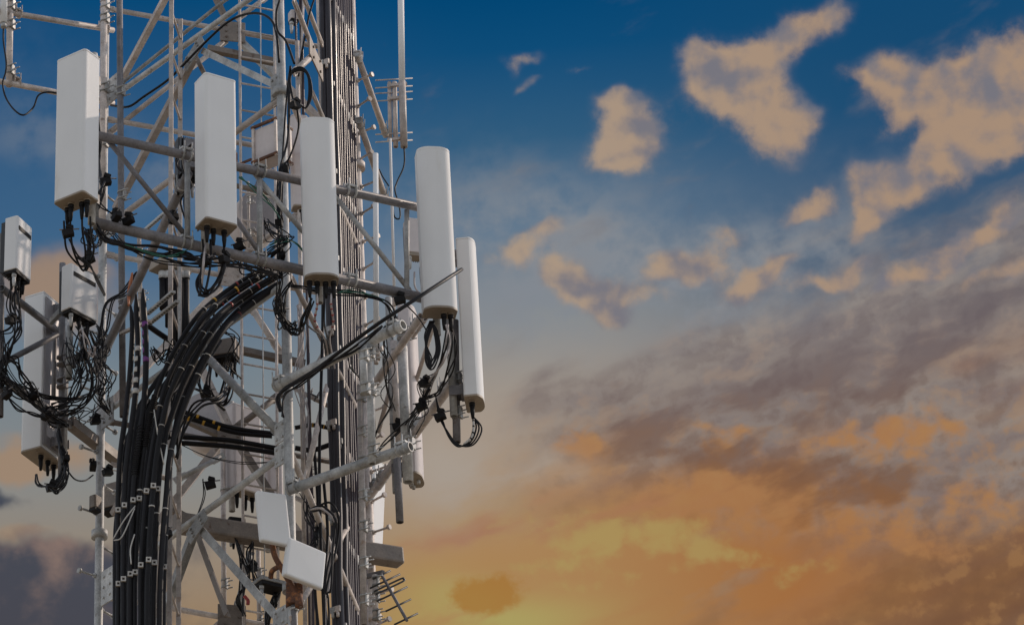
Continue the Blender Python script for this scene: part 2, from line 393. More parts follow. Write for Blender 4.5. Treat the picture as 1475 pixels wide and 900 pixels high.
# ------------------------------------------------------------------ materials
def material(name, col, rough=0.5, metal=0.0, var=0.25, scale=6.0, bump=0.0, second=None, amount=0.5, spec=0.5, fine=60.0, streak=False):
    """base colour broken up by soft mottling, plus a second weathering colour in patches"""
    m = bpy.data.materials.new(name); m.use_nodes = True
    nt = m.node_tree; N, L = nt.nodes, nt.links
    b = N['Principled BSDF']
    b.inputs['Metallic'].default_value = metal
    b.inputs['Specular IOR Level'].default_value = spec
    geo = N.new('ShaderNodeNewGeometry'); mp = N.new('ShaderNodeMapping'); L.new(geo.outputs['Position'], mp.inputs[0])
    if streak: mp.inputs['Scale'].default_value = (1, 1, 0.18)
    n1 = N.new('ShaderNodeTexNoise'); n1.inputs['Scale'].default_value = scale; n1.inputs['Detail'].default_value = 6; n1.inputs['Roughness'].default_value = 0.6
    n2 = N.new('ShaderNodeTexNoise'); n2.inputs['Scale'].default_value = fine; n2.inputs['Detail'].default_value = 3
    L.new(mp.outputs[0], n1.inputs['Vector']); L.new(geo.outputs['Position'], n2.inputs['Vector'])
    r1 = N.new('ShaderNodeMapRange'); L.new(n1.outputs['Fac'], r1.inputs[0])
    r1.inputs[1].default_value = 0.3; r1.inputs[2].default_value = 0.7
    r1.inputs[3].default_value = 1 - var; r1.inputs[4].default_value = 1 + var * 0.6
    r2 = N.new('ShaderNodeMapRange'); L.new(n2.outputs['Fac'], r2.inputs[0])
    r2.inputs[1].default_value = 0.3; r2.inputs[2].default_value = 0.7
    r2.inputs[3].default_value = 1 - var * 0.4; r2.inputs[4].default_value = 1 + var * 0.3
    mu = N.new('ShaderNodeMath'); mu.operation = 'MULTIPLY'; L.new(r1.outputs[0], mu.inputs[0]); L.new(r2.outputs[0], mu.inputs[1])
    oi = N.new('ShaderNodeObjectInfo'); ro = N.new('ShaderNodeMapRange'); L.new(oi.outputs['Random'], ro.inputs[0])
    ro.inputs[3].default_value = 1 - var * 0.75; ro.inputs[4].default_value = 1 + var * 0.45
    mu2 = N.new('ShaderNodeMath'); mu2.operation = 'MULTIPLY'; L.new(mu.outputs[0], mu2.inputs[0]); L.new(ro.outputs[0], mu2.inputs[1])
    vm = N.new('ShaderNodeVectorMath'); vm.operation = 'SCALE'; L.new(mu2.outputs[0], vm.inputs[3])
    vm.inputs[0].default_value = col
    colour = vm.outputs[0]
    if second:
        n3 = N.new('ShaderNodeTexNoise'); n3.inputs['Scale'].default_value = scale * 1.7; n3.inputs['Detail'].default_value = 8; n3.inputs['Roughness'].default_value = 0.65
        L.new(mp.outputs[0], n3.inputs['Vector'])
        r3 = N.new('ShaderNodeMapRange'); r3.interpolation_type = 'SMOOTHSTEP'; L.new(n3.outputs['Fac'], r3.inputs[0])
        r3.inputs[1].default_value = 0.72 - 0.3 * amount; r3.inputs[2].default_value = 0.82 - 0.25 * amount; r3.inputs[4].default_value = min(1.0, 0.5 + amount)
        mx = N.new('ShaderNodeMix'); mx.data_type = 'RGBA'; L.new(r3.outputs[0], mx.inputs[0]); L.new(colour, mx.inputs[6]); mx.inputs[7].default_value = (*second, 1)
        colour = mx.outputs[2]
    L.new(colour, b.inputs['Base Color'])
    rr = N.new('ShaderNodeMapRange'); L.new(n1.outputs['Fac'], rr.inputs[0])
    rr.inputs[1].default_value = 0.3; rr.inputs[2].default_value = 0.7
    rr.inputs[3].default_value = max(0.05, rough - 0.12); rr.inputs[4].default_value = min(1, rough + 0.12)
    L.new(rr.outputs[0], b.inputs['Roughness'])
    if bump:
        bp = N.new('ShaderNodeBump'); bp.inputs['Strength'].default_value = bump; bp.inputs['Distance'].default_value = 0.004
        L.new(n2.outputs['Fac'], bp.inputs['Height']); L.new(bp.outputs[0], b.inputs['Normal'])
    return m

STEEL = material('galvanised_steel', (0.44, 0.44, 0.44), 0.55, 0.1, 0.42, 7, 0.25, (0.21, 0.18, 0.165), 0.45, spec=0.3)
STEELD = material('weathered_steel', (0.20, 0.19, 0.20), 0.55, 0.1, 0.4, 7, 0.25, (0.12, 0.09, 0.075), 0.45, spec=0.3)
STEELW = material('pale_painted_steel', (0.53, 0.47, 0.44), 0.55, 0.05, 0.35, 7, 0.2, (0.28, 0.21, 0.17), 0.45, spec=0.3)
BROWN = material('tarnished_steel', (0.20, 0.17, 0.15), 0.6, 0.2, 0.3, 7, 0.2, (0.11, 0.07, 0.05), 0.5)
RUST = material('rusted_steel', (0.12, 0.055, 0.035), 0.8, 0.0, 0.4, 14, 0.4, (0.28, 0.11, 0.04), 0.7)
RADOME = material('white_radome', (0.70, 0.70, 0.71), 0.6, 0.0, 0.06, 1.6, 0.0, (0.58, 0.555, 0.51), 0.35, spec=0.2, fine=3, streak=True)
RADOMEB = material('shaded_radome', (0.58, 0.53, 0.53), 0.6, 0.0, 0.1, 3, 0.0, (0.42, 0.37, 0.35), 0.3, spec=0.2, fine=25, streak=True)  # white radome again, with the shade on the far units put into its colour
CAPM = material('tan_end_cap', (0.30, 0.25, 0.20), 0.55, 0.0, 0.2, 12, 0.1)
BACKM = material('grey_antenna_back', (0.30, 0.28, 0.29), 0.45, 0.2, 0.15, 5)
BLACK = material('black_cable_sheath', (0.012, 0.011, 0.013), 0.5, 0.0, 0.35, 14, 0.15, (0.032, 0.028, 0.03), 0.35, spec=0.2)
PURPLE = material('dusty_purple_cable_sheath', (0.062, 0.047, 0.058), 0.36, 0.0, 0.35, 8, 0.05, (0.10, 0.075, 0.085), 0.4, spec=0.3, streak=True)
PALEC = material('pale_cable_sheath', (0.40, 0.36, 0.36), 0.5, 0.0, 0.2, 10)
GREENC = material('green_earth_wire', (0.01, 0.12, 0.075), 0.4, 0.0, 0.15, 10)
WHITEC = material('white_tie_wrap', (0.48, 0.46, 0.44), 0.5, 0.0, 0.1, 10)
REDT = material('red_tape', (0.33, 0.035, 0.03), 0.5, 0.0, 0.2, 20)
PURT = material('violet_tape', (0.16, 0.03, 0.20), 0.5, 0.0, 0.2, 20)
YELT = material('yellow_tape', (0.60, 0.33, 0.03), 0.5, 0.0, 0.2, 20)
ORGT = material('orange_conduit', (0.45, 0.16, 0.07), 0.55, 0.0, 0.2, 20)
BLKP = material('black_plastic', (0.012, 0.011, 0.012), 0.65, 0.0, 0.3, 25, 0.1, spec=0.2)
HEAT = material('black_heat_sink', (0.03, 0.03, 0.033), 0.5, 0.1, 0.2, 20)

# ------------------------------------------------------------------ ground
def ground_material():
    m = bpy.data.materials.new('dry_earth'); m.use_nodes = True
    nt = m.node_tree; b = nt.nodes['Principled BSDF']; b.inputs['Roughness'].default_value = 0.95
    g = nt.nodes.new('ShaderNodeNewGeometry'); n = nt.nodes.new('ShaderNodeTexNoise'); n.inputs['Scale'].default_value = 0.2; n.inputs['Detail'].default_value = 9
    r = nt.nodes.new('ShaderNodeValToRGB'); e = r.color_ramp.elements
    e[0].position, e[0].color = 0.35, (0.20, 0.16, 0.10, 1); e[1].position, e[1].color = 0.65, (0.36, 0.30, 0.22, 1)
    nt.links.new(g.outputs['Position'], n.inputs['Vector']); nt.links.new(n.outputs['Fac'], r.inputs[0]); nt.links.new(r.outputs[0], b.inputs['Base Color'])
    return m
bm = newbm()
vs_ = [bm.verts.new((math.cos(2 * math.pi * k / 48) * 6000, math.sin(2 * math.pi * k / 48) * 6000, 0)) for k in range(48)]
bm.faces.new(vs_)
solo('ground', bm, ground_material(), None, None, kind='structure', origin=(0, 0, 0))

# ------------------------------------------------------------------ lattice tower: three legs, K-braced faces
def plan(px, Y):
    p = P(px, 450, Y); return Vector((p.x, p.y, 0))
LA, LB, LC = plan(147, 26.4), plan(412, 24.0), plan(521, 26.8)
AB, BC, AC = Plane(147, 26.4, 412, 24.0), Plane(412, 24.0, 521, 26.8), Plane(147, 26.4, 521, 26.8)
CENTRE = (LA + LB + LC) / 3
TOP = 21.5
tower = thing('lattice_tower', 'tall grey galvanised lattice tower of three tubular legs and crossed braces carrying all the antennas', 'tower', CENTRE)

def leg(base, r, mat, bolts, side):
    bm = newbm(); tube(bm, [base, base + Vector((0, 0, TOP))], r, 14)
    zt = P(412, 134, 24.0).z if not bolts else P(147 if base is LA else 521, 128 if base is LA else 240, base.y).z
    for z in (zt - 9.8, zt - 4.9, zt):                                   # leg splice flanges
        tube(bm, [base + Vector((0, 0, z - 0.035)), base + Vector((0, 0, z + 0.035))], r * 1.9, 14)
    o = part('leg', bm, mat, tower)
    if bolts:
        for k in range(34):
            z = 9.45 + k * 0.315
            d = Vector(side if k % 2 else (-side[1], -side[0], 0)).normalized()
            bm = newbm(); a = base + Vector((0, 0, z)) + d * r
            tube(bm, [a, a + d * 0.17], 0.011, 8); tube(bm, [a + d * 0.165, a + d * 0.19], 0.026, 8); tube(bm, [a, a + d * 0.02], 0.022, 6)
            part('step_bolt', bm, mat, o)
    return o
leg(LA, 0.040, STEEL, True, (-1, -0.75, 0))
leg(LB, 0.043, STEEL, False, None)
leg(LC, 0.045, STEELW, True, (1, -0.8, 0))

def gusset(pl, px, py, w, h, nb=4, mat=STEEL, rot=0.0, off=0.03):
    c = pl.at(px, py, off); t = pl.t; z = Vector((0, 0, 1))
    t2 = t * math.cos(R(rot)) + z * math.sin(R(rot)); z2 = z * math.cos(R(rot)) - t * math.sin(R(rot))
    bm = newbm(); box(bm, c, t2 * w / 2, z2 * h / 2, pl.n * 0.007, 0.004)
    for i in range(nb):
        a = (i % 2 - 0.5) * w * 0.5; b_ = ((i // 2) / max(1, (nb - 1) // 2) - 0.5) * h * 0.6
        bolt(bm, c + t2 * a + z2 * b_ + pl.n * 0.006, pl.n)
    return part('gusset_plate', bm, mat, tower)

def brace(pl, x0, y0, x1, y1, rpx=5, kind='pipe', mat=STEEL, name='diagonal_brace', off=0.0):
    a, b = pl.at(x0, y0, off), pl.at(x1, y1, off)
    bm = newbm()
    if kind == 'pipe':
        tube(bm, [a, b], rpx / 160, 12)
        d = (b - a).normalized()
        for e, s in ((a, d), (b, -d)):                             # flattened, bolted ends
            box(bm, e + s * 0.03, s * 0.07, d.cross(pl.n) * rpx / 160 * 1.25, pl.n * 0.009)
    else:
        angle(bm, a, b, pl.n, rpx * 2 / 160)
    return part(name, bm, mat, tower)

# face between the two nearer legs
H = 'horizontal_strut'
brace(AB, 152, 148, 404, -33, 4.5, name=H)
brace(AB, 152, 328, 404, 143, 5, mat=STEELW, name=H)
brace(AB, 150, 596, 406, 412, 4.5, name=H)
brace(AB, 150, 843, 408, 655, 5, name=H)
brace(AB, 160, 137, 236, -5, 4, 'angle', STEELW)
brace(AB, 172, 123, 335, -8, 3)
brace(AB, 163, 300, 275, 84, 4.5, 'angle', STEELW)
brace(AB, 291, 73, 398, 124, 5, 'angle', STEEL)
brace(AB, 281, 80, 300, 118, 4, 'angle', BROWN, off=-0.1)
brace(AB, 291, 506, 400, 621, 6)
brace(AB, 160, 740, 280, 515, 5, 'angle', STEELW)
brace(AB, 289, 762, 402, 892, 6, 'angle', STEEL)
brace(AB, 274, 768, 244, 850, 5, 'angle', STEEL); brace(AB, 244, 850, 160, 1075, 5, 'angle', STEEL)
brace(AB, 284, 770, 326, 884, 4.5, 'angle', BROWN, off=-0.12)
gusset(AB, 279, 77, 0.34, 0.15, 6, rot=28); gusset(AB, 397, 125, 0.14, 0.26, 4); gusset(AB, 163, 128, 0.22, 0.3, 6)
gusset(AB, 284, 758, 0.3, 0.15, 6, rot=28); gusset(AB, 404, 622, 0.16, 0.2, 4); gusset(AB, 404, 655, 0.16, 0.2, 4); gusset(AB, 404, 889, 0.2, 0.18, 4)
gusset(AB, 155, 843, 0.2, 0.34, 6); gusset(AB, 286, 500, 0.26, 0.16, 4); gusset(AB, 157, 325, 0.2, 0.28, 4); gusset(AB, 155, 594, 0.2, 0.28, 4)
# far face
for y, m in ((12, STEELW), (171, STEELW), (366, STEELW), (606, BROWN), (858, STEELW)):
    brace(AC, 150, y, 517, y + 66, 4.2, mat=m, name=H)
for x0, y0, x1, y1, r, k, m in (
        (311, -5, 326, 26, 4, 'angle', BROWN), (344, 26, 386, -5, 4, 'pipe', STEELW), (347, 58, 404, 113, 5, 'angle', STEEL), (404, 113, 515, 225, 5, 'angle', STEELW),
        (322, 62, 160, 190, 4, 'pipe', STEELW), (318, 412, 160, 580, 5, 'angle', STEELW), (330, 388, 265, 340, 4, 'pipe', STEELW), (360, 440, 402, 505, 5, 'pipe', STEELW), (350, 410, 362, 445, 5, 'pipe', STEELW),
        (349, 370, 512, 240, 4, 'pipe', STEELW), (287, 520, 331, 614, 5, 'angle', STEELW), (343, 614, 402, 569, 5, 'pipe', BROWN), (402, 569, 512, 478, 4, 'pipe', STEELW),
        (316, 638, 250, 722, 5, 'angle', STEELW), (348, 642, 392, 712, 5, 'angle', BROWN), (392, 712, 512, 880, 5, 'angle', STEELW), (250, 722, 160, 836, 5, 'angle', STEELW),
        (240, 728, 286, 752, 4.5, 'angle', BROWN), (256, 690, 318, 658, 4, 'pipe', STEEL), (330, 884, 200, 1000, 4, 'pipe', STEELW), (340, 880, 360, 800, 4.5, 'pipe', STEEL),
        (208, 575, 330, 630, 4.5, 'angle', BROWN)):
    brace(AC, x0, y0, x1, y1, r, k, m)
for x, y in ((335, 46), (333, 397), (333, 628), (334, 888)):
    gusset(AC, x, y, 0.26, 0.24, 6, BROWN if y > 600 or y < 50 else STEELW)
# face beside the cable run
for x0, y0, x1, y1, r, k, m in (
        (424, 3, 453, 77, 4, 'pipe', STEELW), (437, -4, 463, 62, 3.5, 'pipe', STEELW), (450, 80, 424, 104, 5, 'pipe', STEELW), (449, 132, 466, 172, 3.5, 'pipe', STEELW),
        (416, 140, 516, 358, 4, 'pipe', STEELW), (420, 400, 514, 590, 4, 'pipe', STEELW), (420, 655, 514, 878, 4.5, 'pipe', STEELW), (440, 690, 470, 560, 4, 'pipe', STEELW), (420, 890, 500, 760, 4, 'pipe', STEELW), (456, 528, 472, 500, 4.5, 'pipe', STEELW)):
    brace(BC, x0, y0, x1, y1, r, k, m)
gusset(BC, 455, 86, 0.5, 0.2, 4, BROWN)
# the lower tower, down to its footings
for k in range(2):
    z0, z1 = 1.0 + k * 4.9, 5.9 + k * 4.9
    for p, q in ((LA, LB), (LB, LC), (LA, LC)):
        up = Vector((0, 0, 1))
        bm = newbm(); tube(bm, [p + up * z1, q + up * z1], 0.032, 10); part(H, bm, STEEL, tower)
        for e in (p, q):
            bm = newbm(); tube(bm, [(p + q) / 2 + up * z1, e + up * z0], 0.03, 10); part('diagonal_brace', bm, STEEL, tower)
CONC = material('concrete', (0.34, 0.33, 0.31), 0.9, 0, 0.2, 4, 0.2)
for p in (LA, LB, LC):
    bm = newbm(); box(bm, p + Vector((0, 0, 0.15)), Vector((0.45, 0, 0)), Vector((0, 0.45, 0)), Vector((0, 0, 0.151)), 0.02); part('footing', bm, CONC, tower)

# ------------------------------------------------------------------ pipes: a helper for every round steel tube with open ends and clamps
def pipe_pts(o, name, a, b, rpx, mat=STEEL, hollow=True, label=None):
    bm = newbm(); tube(bm, [a, b], rpx / 160, 14, hollow)
    return part(name, bm, mat, o, label)

def clamp(o, p, axis, rpx, mat=STEELD, arm=None, name='pipe_clamp'):
    """two thin strap bands round a pipe at p, with a small saddle block and bolts on one side"""
    axis = Vector(axis).normalized(); r = rpx / 160
    n = arm.normalized() if arm is not None else Vector((0.9, -0.45, 0))
    n = (n - axis * n.dot(axis)).normalized(); s = axis.cross(n)
    bm = newbm()
    for k in (-1, 1):
        tube(bm, [p + axis * (0.036 * k - 0.009), p + axis * (0.036 * k + 0.009)], r * 1.16, 14)
    box(bm, p + n * (r * 1.2), axis * 0.055, s * r * 0.9, n * r * 0.28, 0.004)
    for i in (-1, 1):
        for k in (-1, 1):
            tube(bm, [p + axis * 0.036 * k + s * r * 1.12 * i - n * r * 0.5, p + axis * 0.036 * k + s * r * 1.12 * i + n * (r * 1.5 + 0.045)], 0.006, 6)
    return part(name, bm, mat, o)

# ------------------------------------------------------------------ antenna mounts (each frame is one bolted thing)
UP = Vector((0, 0, 1))
FR = Plane(140, 22.35, 613, 23.75)          # front frame
LF = Plane(5, 24.9, 139, 26.4)              # frame on the far left
RT = Plane(523, 26.6, 655, 24.1)            # frame on the right, running towards the camera

def mount(name, label, pipes, origin=None, cat='antenna mount', group=None):
    o = thing(name, label, cat, origin or (pipes[0][1] + pipes[0][2]) / 2, group)
    for nm, a, b, r, m, hollow in pipes: pipe_pts(o, nm, a, b, r, m, hollow)
    return o

f = FR.at
front = mount('antenna_mount', 'wide frame of two long horizontal steel pipes holding the four large white panels', [
    ('horizontal_pipe', f(134, 194), f(613, 301), 6.2, STEELD, True),
    ('horizontal_pipe', f(134, 320), f(616, 431), 7.2, STEELD, True)])
for x0, y0, x1, y1, r, m in ((157, 204, 268, 340, 3.6, STEELD), (371, 256, 452, 352, 3.6, STEEL), (488, 289, 590, 418, 3.6, STEEL), (340, 316, 377, 368, 3.6, STEELD)):
    bm = newbm(); a, b = f(x0, y0, -0.04), f(x1, y1, -0.04); tube(bm, [a, b], r / 160, 10)
    for p in (a, b): box(bm, p, (b - a).normalized() * 0.05, FR.n * 0.012, UP.cross(FR.n) * 0.02)
    part('brace', bm, m, front)
for x, y0, y1, r in ((374, 259, 368, 4.0), (586, 303, 420, 3.6), (270, 236, 346, 4), (138, 195, 330, 4)):
    pipe_pts(front, 'vertical_pipe', f(x, y0, -0.02), f(x, y1, -0.02), r, STEEL, False)
for x in (268, 505, 374):
    for yb in (194 + (x - 134) * 0.2234, 320 + (x - 134) * 0.2303):
        clamp(front, f(x, yb), FR.t, 6.8, STEEL, UP)

# stand-off arms between the tower legs and the frames
def arm(label, a, b, r, mat, ends=True, name='standoff_arm'):
    o = thing(name, label, 'mounting arm', (a + b) / 2, 'stand-off arms of the antenna frames')
    pipe_pts(o, 'pipe', a, b, r, mat, True)
    d = (b - a).normalized()
    for t in (0.04, 0.93): clamp(o, a.lerp(b, t), d, r, STEEL, UP)
    return o
pB = lambda x, y, o=0.0: P(x, y, o)
arm('dark open-ended stand-off pipe rising steeply behind the second white panel', P(139, 532, 26.25), P(271, 250, 22.95), 6.4, STEELD)
arm('grey stand-off arm carrying a tied black cable, above the longer arm below it', P(396, 557, 23.85), P(581, 468, 22.85), 7.4, STEEL)
arm('long bare grey stand-off arm crossing the cable run beside the tilted white panel', P(415, 706, 23.85), P(592, 643, 23.1), 7.0, STEEL)
arm('upper of two pale open-ended stand-off arms, leading to the whip antenna bracket', P(514, 78, 26.5), P(556, 196, 27.6), 5.2, STEELW)
arm('lower of two pale open-ended stand-off arms beside the upper cable run', P(517, 174, 26.5), P(556, 290, 27.6), 5.2, STEELW)

# right frame
g = RT.at
right = mount('antenna_mount', 'pale pipe frame on the right, two sloping parallel pipes with upright poles hung between', [
    ('horizontal_pipe', g(523, 727), g(656, 546), 6.6, STEELW, True), ('horizontal_pipe', g(538, 556), g(611, 457), 6.6, STEELW, True)])
for x0, y0, x1, y1, Y, r, m in ((578, 470, 588, 694, 24.75, 7.4, STEEL), (567, 492, 573, 640, 25.2, 5.2, STEELW), (655, 462, 658, 637, 24.0, 5.4, STEELD), (571, 640, 576, 752, 25.2, 5.4, STEELD), (533, 488, 537, 662, 25.9, 5.4, STEEL)):
    pipe_pts(right, 'vertical_pipe', P(x0, y0, Y), P(x1, y1, Y), r, m, True)
for x0, y0, x1, y1, Y0, Y1, r in ((566, 545, 545, 622, 25.5, 26, 3.6), (640, 420, 596, 560, 24.5, 25.4, 3.2), (541, 551, 607, 455, 25.2, 24.2, 5.5), (588, 640, 545, 702, 25.3, 26.2, 5)):
    pipe_pts(right, 'brace', P(x0, y0, Y0), P(x1, y1, Y1), r, STEELW, True)
for x, y, Y, r in ((580, 482, 24.7, 7.4), (586, 640, 24.7, 7.4), (656, 545, 24.0, 5.6), (657, 595, 24, 5.6), (569, 510, 25.2, 5.2), (572, 648, 25.2, 5.2)):
    clamp(right, P(x, y, Y), UP, r, STEEL)
for x, y in ((541, 700), (551, 688), (600, 612), (640, 562), (560, 523), (600, 470)):
    clamp(right, g(x, y), RT.t, 6.6, STEEL, UP)

# upright poles at the end of the upper grey arm
def pole(label, x0, y0, x1, y1, Y, r, mat, name='mounting_pole', cat='pole', group=None, clamps=(), hollow=True, Y1=None):
    a, b = P(x0, y0, Y), P(x1, y1, Y if Y1 is None else Y1)
    o = thing(name, label, cat, b, group)
    pipe_pts(o, 'tube', a, b, r, mat, hollow)
    for t in clamps: clamp(o, a.lerp(b, t), (b - a), r, STEEL)
    return o
pole('short open-ended upright tube just left of the taller one under the upper grey arm', 522, 490, 525, 566, 23.0, 5.2, STEEL, clamps=(0.3, 0.93))
pole('grey upright tube joining the ends of the two grey stand-off arms', 532, 488, 536, 668, 23.1, 5.0, STEEL, clamps=(0.12, 0.42, 0.9))
pole('weathered pale upright tube with many clamps standing beside the dark cable run', 519, 555, 524, 900, 24.6, 4.6, STEELW, clamps=(0.05, 0.2, 0.33, 0.47, 0.6, 0.75, 0.9))
# left frame
h = LF.at
left = mount('antenna_mount', 'dark pipe frame at the far left holding two small radios, buried in black jumper cables', [
    ('horizontal_pipe', h(2, 415), h(88, 481), 5.6, STEELD, True), ('horizontal_pipe', h(-4, 540), h(103, 612), 6.0, STEELD, True)])
pipe_pts(left, 'brace', P(2, 524, 25.0), P(82, 482, 25.4), 4.4, STEELD, False)
bm = newbm(); bar(bm, h(100, 608), h(172, 664), 0.10, 0.09); part('channel_beam', bm, BROWN, left)
pipe_pts(left, 'vertical_pipe', P(79, 480, 25.5), P(77, 570, 25.5), 3.4, STEELD, False)
pipe_pts(left, 'vertical_pipe', P(90, 380, 25.45), P(88, 700, 25.45), 4.8, STEELD, True)
pipe_pts(left, 'vertical_pipe', P(101, 470, 25.2), P(99, 545, 25.2), 5.0, STEEL, True)
pipe_pts(left, 'vertical_pipe', P(2, 355, 24.9), P(0, 600, 24.9), 5.0, STEELD, True)
for x, y, Y in ((88, 520, 25.4), (88, 552, 25.4), (100, 522, 25.2), (88, 600, 25.4)): clamp(left, P(x, y, Y), UP, 6, STEELD)
bm = newbm(); box(bm, P(84, 452, 25.3), Vector((0.07, -0.04, 0.06)), Vector((-0.012, -0.02, 0)), UP * 0.03, 0.004); part('bracket', bm, STEEL, left)

# mount at the upper left, seen beyond the tower
UL = Plane(20, 25.6, 150, 26.35)
u_ = UL.at
far = mount('antenna_mount', 'pale pipe arm pair at the upper left corner reaching out from the tower leg', [
    ('horizontal_pipe', u_(-14, 14), u_(163, 44), 4.6, STEELW, False), ('horizontal_pipe', u_(-14, 115), u_(163, 149), 4.6, STEELW, False)])
for x, y in ((24, 20), (150, 42), (22, 118), (150, 147)): clamp(far, u_(x, y), UL.t, 5.5, STEELW, UP)
pole('pale upright pole with an open lower end clamped in the top left corner', 15, -20, 13, 124, 25.5, 5.2, STEELW, clamps=(0.2, 0.4, 0.85))
o = thing('whip_antenna', 'thick white whip antenna at the left picture edge beside the corner pole', 'antenna', P(5, 40, 25.4), 'thin whip antennas')
bm = newbm(); tube(bm, [P(6, -40, 25.4), P(5, 34, 25.4)], 0.036, 12); part('tube', bm, RADOME, o)
bm = newbm(); tube(bm, [P(5, 34, 25.4), P(5, 40, 25.4)], 0.028, 12); part('ferrule', bm, STEEL, o)
pole('plain grey upright tube standing in front of the tower leg behind the first white panel', 172, -12, 177, 600, 25.6, 5.0, STEELD, clamps=(0.25, 0.5, 0.75))
pole('pale upright tube strapped against the left tower leg beside the first white panel', 150, -10, 147, 345, 26.15, 5.6, STEELW, clamps=(0.05, 0.11, 0.4, 0.62))

# ------------------------------------------------------------------ panel antennas
def outline(w, d, curved, n=24, rc=0.03):
    """plan outline, front towards -y"""
    pts = []
    if curved:
        hw = w / 2; s = d * 0.5
        for k in range(n + 1):
            t = k / n
            x = -hw + w * t; e = abs(2 * t - 1) ** 3.4
            pts.append((x, -s + e * d * 0.30))
        pts += [(hw, d - s - 0.012), (hw - 0.012, d - s), (-hw + 0.012, d - s), (-hw, d - s - 0.012)]
    else:
        for cx, cy, a0 in ((-w / 2 + rc, -d / 2 + rc, 180), (w / 2 - rc, -d / 2 + rc, 270), (w / 2 - 0.012, d / 2 - 0.012, 0), (-w / 2 + 0.012, d / 2 - 0.012, 90)):
            r = rc if cy < 0 else 0.012
            for k in range(5):
                a = R(a0 + k * 22.5); pts.append((cx + r * math.cos(a), cy + r * math.sin(a)))
    return pts

def connector(bm, x, y, z, ln=0.15, r=0.020):
    tube(bm, [(x, y, z), (x, y, z - 0.03)], r * 1.25, 10)
    tube(bm, [(x, y, z - 0.03), (x, y, z - ln * 0.6), (x, y, z - ln)], r, 10, radii=[r, r * 0.95, r * 0.6])

PANELS = {}
def panel(key, label, px, ytop, ybot, Y, w, d, rz, curved, mat=RADOME, conns=(), capmat=CAPM, bracket=True, tilt=0.0, group='white panel antennas on the tower', backmat=None):
    a, b = P(px, ybot, Y), P(px, ytop, Y)
    hgt = b.z - a.z
    o = thing('panel_antenna', label, 'antenna', a, group, R(rz))
    o.rotation_euler.x = R(tilt)
    poly = outline(w, d, curved)
    bm = newbm(); prism(bm, poly, 0.018, hgt - 0.02, 0.004)
    for fc in bm.faces:
        fc.smooth = False
    body = part('radome', bm, mat, o, local=True)
    bm = newbm(); prism(bm, [(x * 1.012, y * 1.012) for x, y in poly], hgt - 0.021, hgt, 0.008); part('top_cap', bm, mat, o, local=True)
    bm = newbm(); prism(bm, [(x * 1.012, y * 1.012) for x, y in poly], 0.0, 0.019, 0.005)
    for cx_, cy_ in conns: tube(bm, [(cx_, cy_, 0.001), (cx_, cy_, -0.012)], 0.030, 12)
    for i in (-1, 1):
        bolt(bm, (i * w * 0.4, d * 0.2, 0.0), (0, 0, -1), 0.008, 0.008)
    part('bottom_cap', bm, capmat, o, local=True)
    for cx_, cy_ in conns:
        bm = newbm(); connector(bm, cx_, cy_, -0.012); part('connector', bm, BLKP, o, local=True)
    if backmat:
        bm = newbm(); box(bm, Vector((0, d / 2 + 0.006, hgt / 2)), Vector((w * 0.44, 0, 0)), Vector((0, 0.007, 0)), Vector((0, 0, hgt * 0.47)), 0.003); part('back_plate', bm, backmat, o, local=True)
    if bracket:
        yb = d / 2 if not curved else d * 0.45
        for z in (0.12, hgt - 0.12):
            bm = newbm()
            box(bm, Vector((0, yb + 0.02, z)), Vector((0.07, 0, 0)), Vector((0, 0.02, 0)), Vector((0, 0, 0.05)), 0.004)
            for i in (-1, 1): box(bm, Vector((i * 0.055, yb + 0.085, z)), Vector((0.006, 0, 0)), Vector((0, 0.05, 0)), Vector((0, 0, 0.045)), 0.002)
            part('bracket', bm, STEELD, o, local=True)
        bm = newbm(); tube(bm, [(0, yb + 0.11, -0.10), (0, yb + 0.11, hgt + 0.17)], 0.032, 12, True); part('mounting_pole', bm, STEEL, o, local=True)
    PANELS[key] = (o, hgt, conns)
    return o

panel(1, 'leftmost of the four large white panels, flat-fronted and turned away to the left', 109, 86, 292, 22.0, 0.31, 0.20, -37, False, conns=((-0.10, 0.02), (-0.04, -0.01), (0.05, 0.02), (0.10, 0.02)))
panel(2, 'flat-fronted large white panel second from the left, its narrow left side showing', 312, 118, 328, 22.5, 0.30, 0.20, 27, False, conns=((-0.09, 0.0), (-0.02, 0.02), (0.07, 0.0)))
panel(3, 'round-fronted white panel in front of the dark vertical cable run', 463, 178, 404, 22.95, 0.285, 0.20, 3, True, conns=((-0.10, 0.0), (-0.035, 0.01), (0.035, 0.01), (0.10, 0.0)))
panel(4, 'round-fronted white panel with a coil of thin cable hanging under it', 634, 220, 451, 23.45, 0.285, 0.20, 4, True, conns=((0.03, 0.0), (0.09, 0.01)))
panel(5, 'tall white panel at the outer right edge of the tower, seen from its side', 684, 354, 582, 23.9, 0.30, 0.16, 80, True, conns=((-0.05, 0.02),), mat=RADOME)
panel(6, 'pale panel seen edge-on behind the right pipe frame, with bare connectors on its underside', 598, 449, 692, 25.4, 0.30, 0.145, 76, True, mat=RADOMEB, conns=())
panel(7, 'big white panel at the far left turned away, its grey back carrying a rating label', 62, 438, 662, 25.9, 0.44, 0.22, -120, False, conns=((0.10, 0.04), (-0.02, 0.04), (-0.12, 0.04)), backmat=BACKM)
panel(8, 'narrow pinkish panel hidden behind the round-fronted panel and the middle leg', 433, 170, 302, 25.2, 0.16, 0.12, 10, False, mat=RADOMEB, conns=((0, 0),), bracket=False)
panel(9, 'shade-toned boxy panel low inside the tower behind the crossing braces', 351, 590, 712, 27.4, 0.34, 0.16, 35, False, mat=RADOMEB, conns=((-0.08, 0), (0.02, 0), (0.1, 0)))
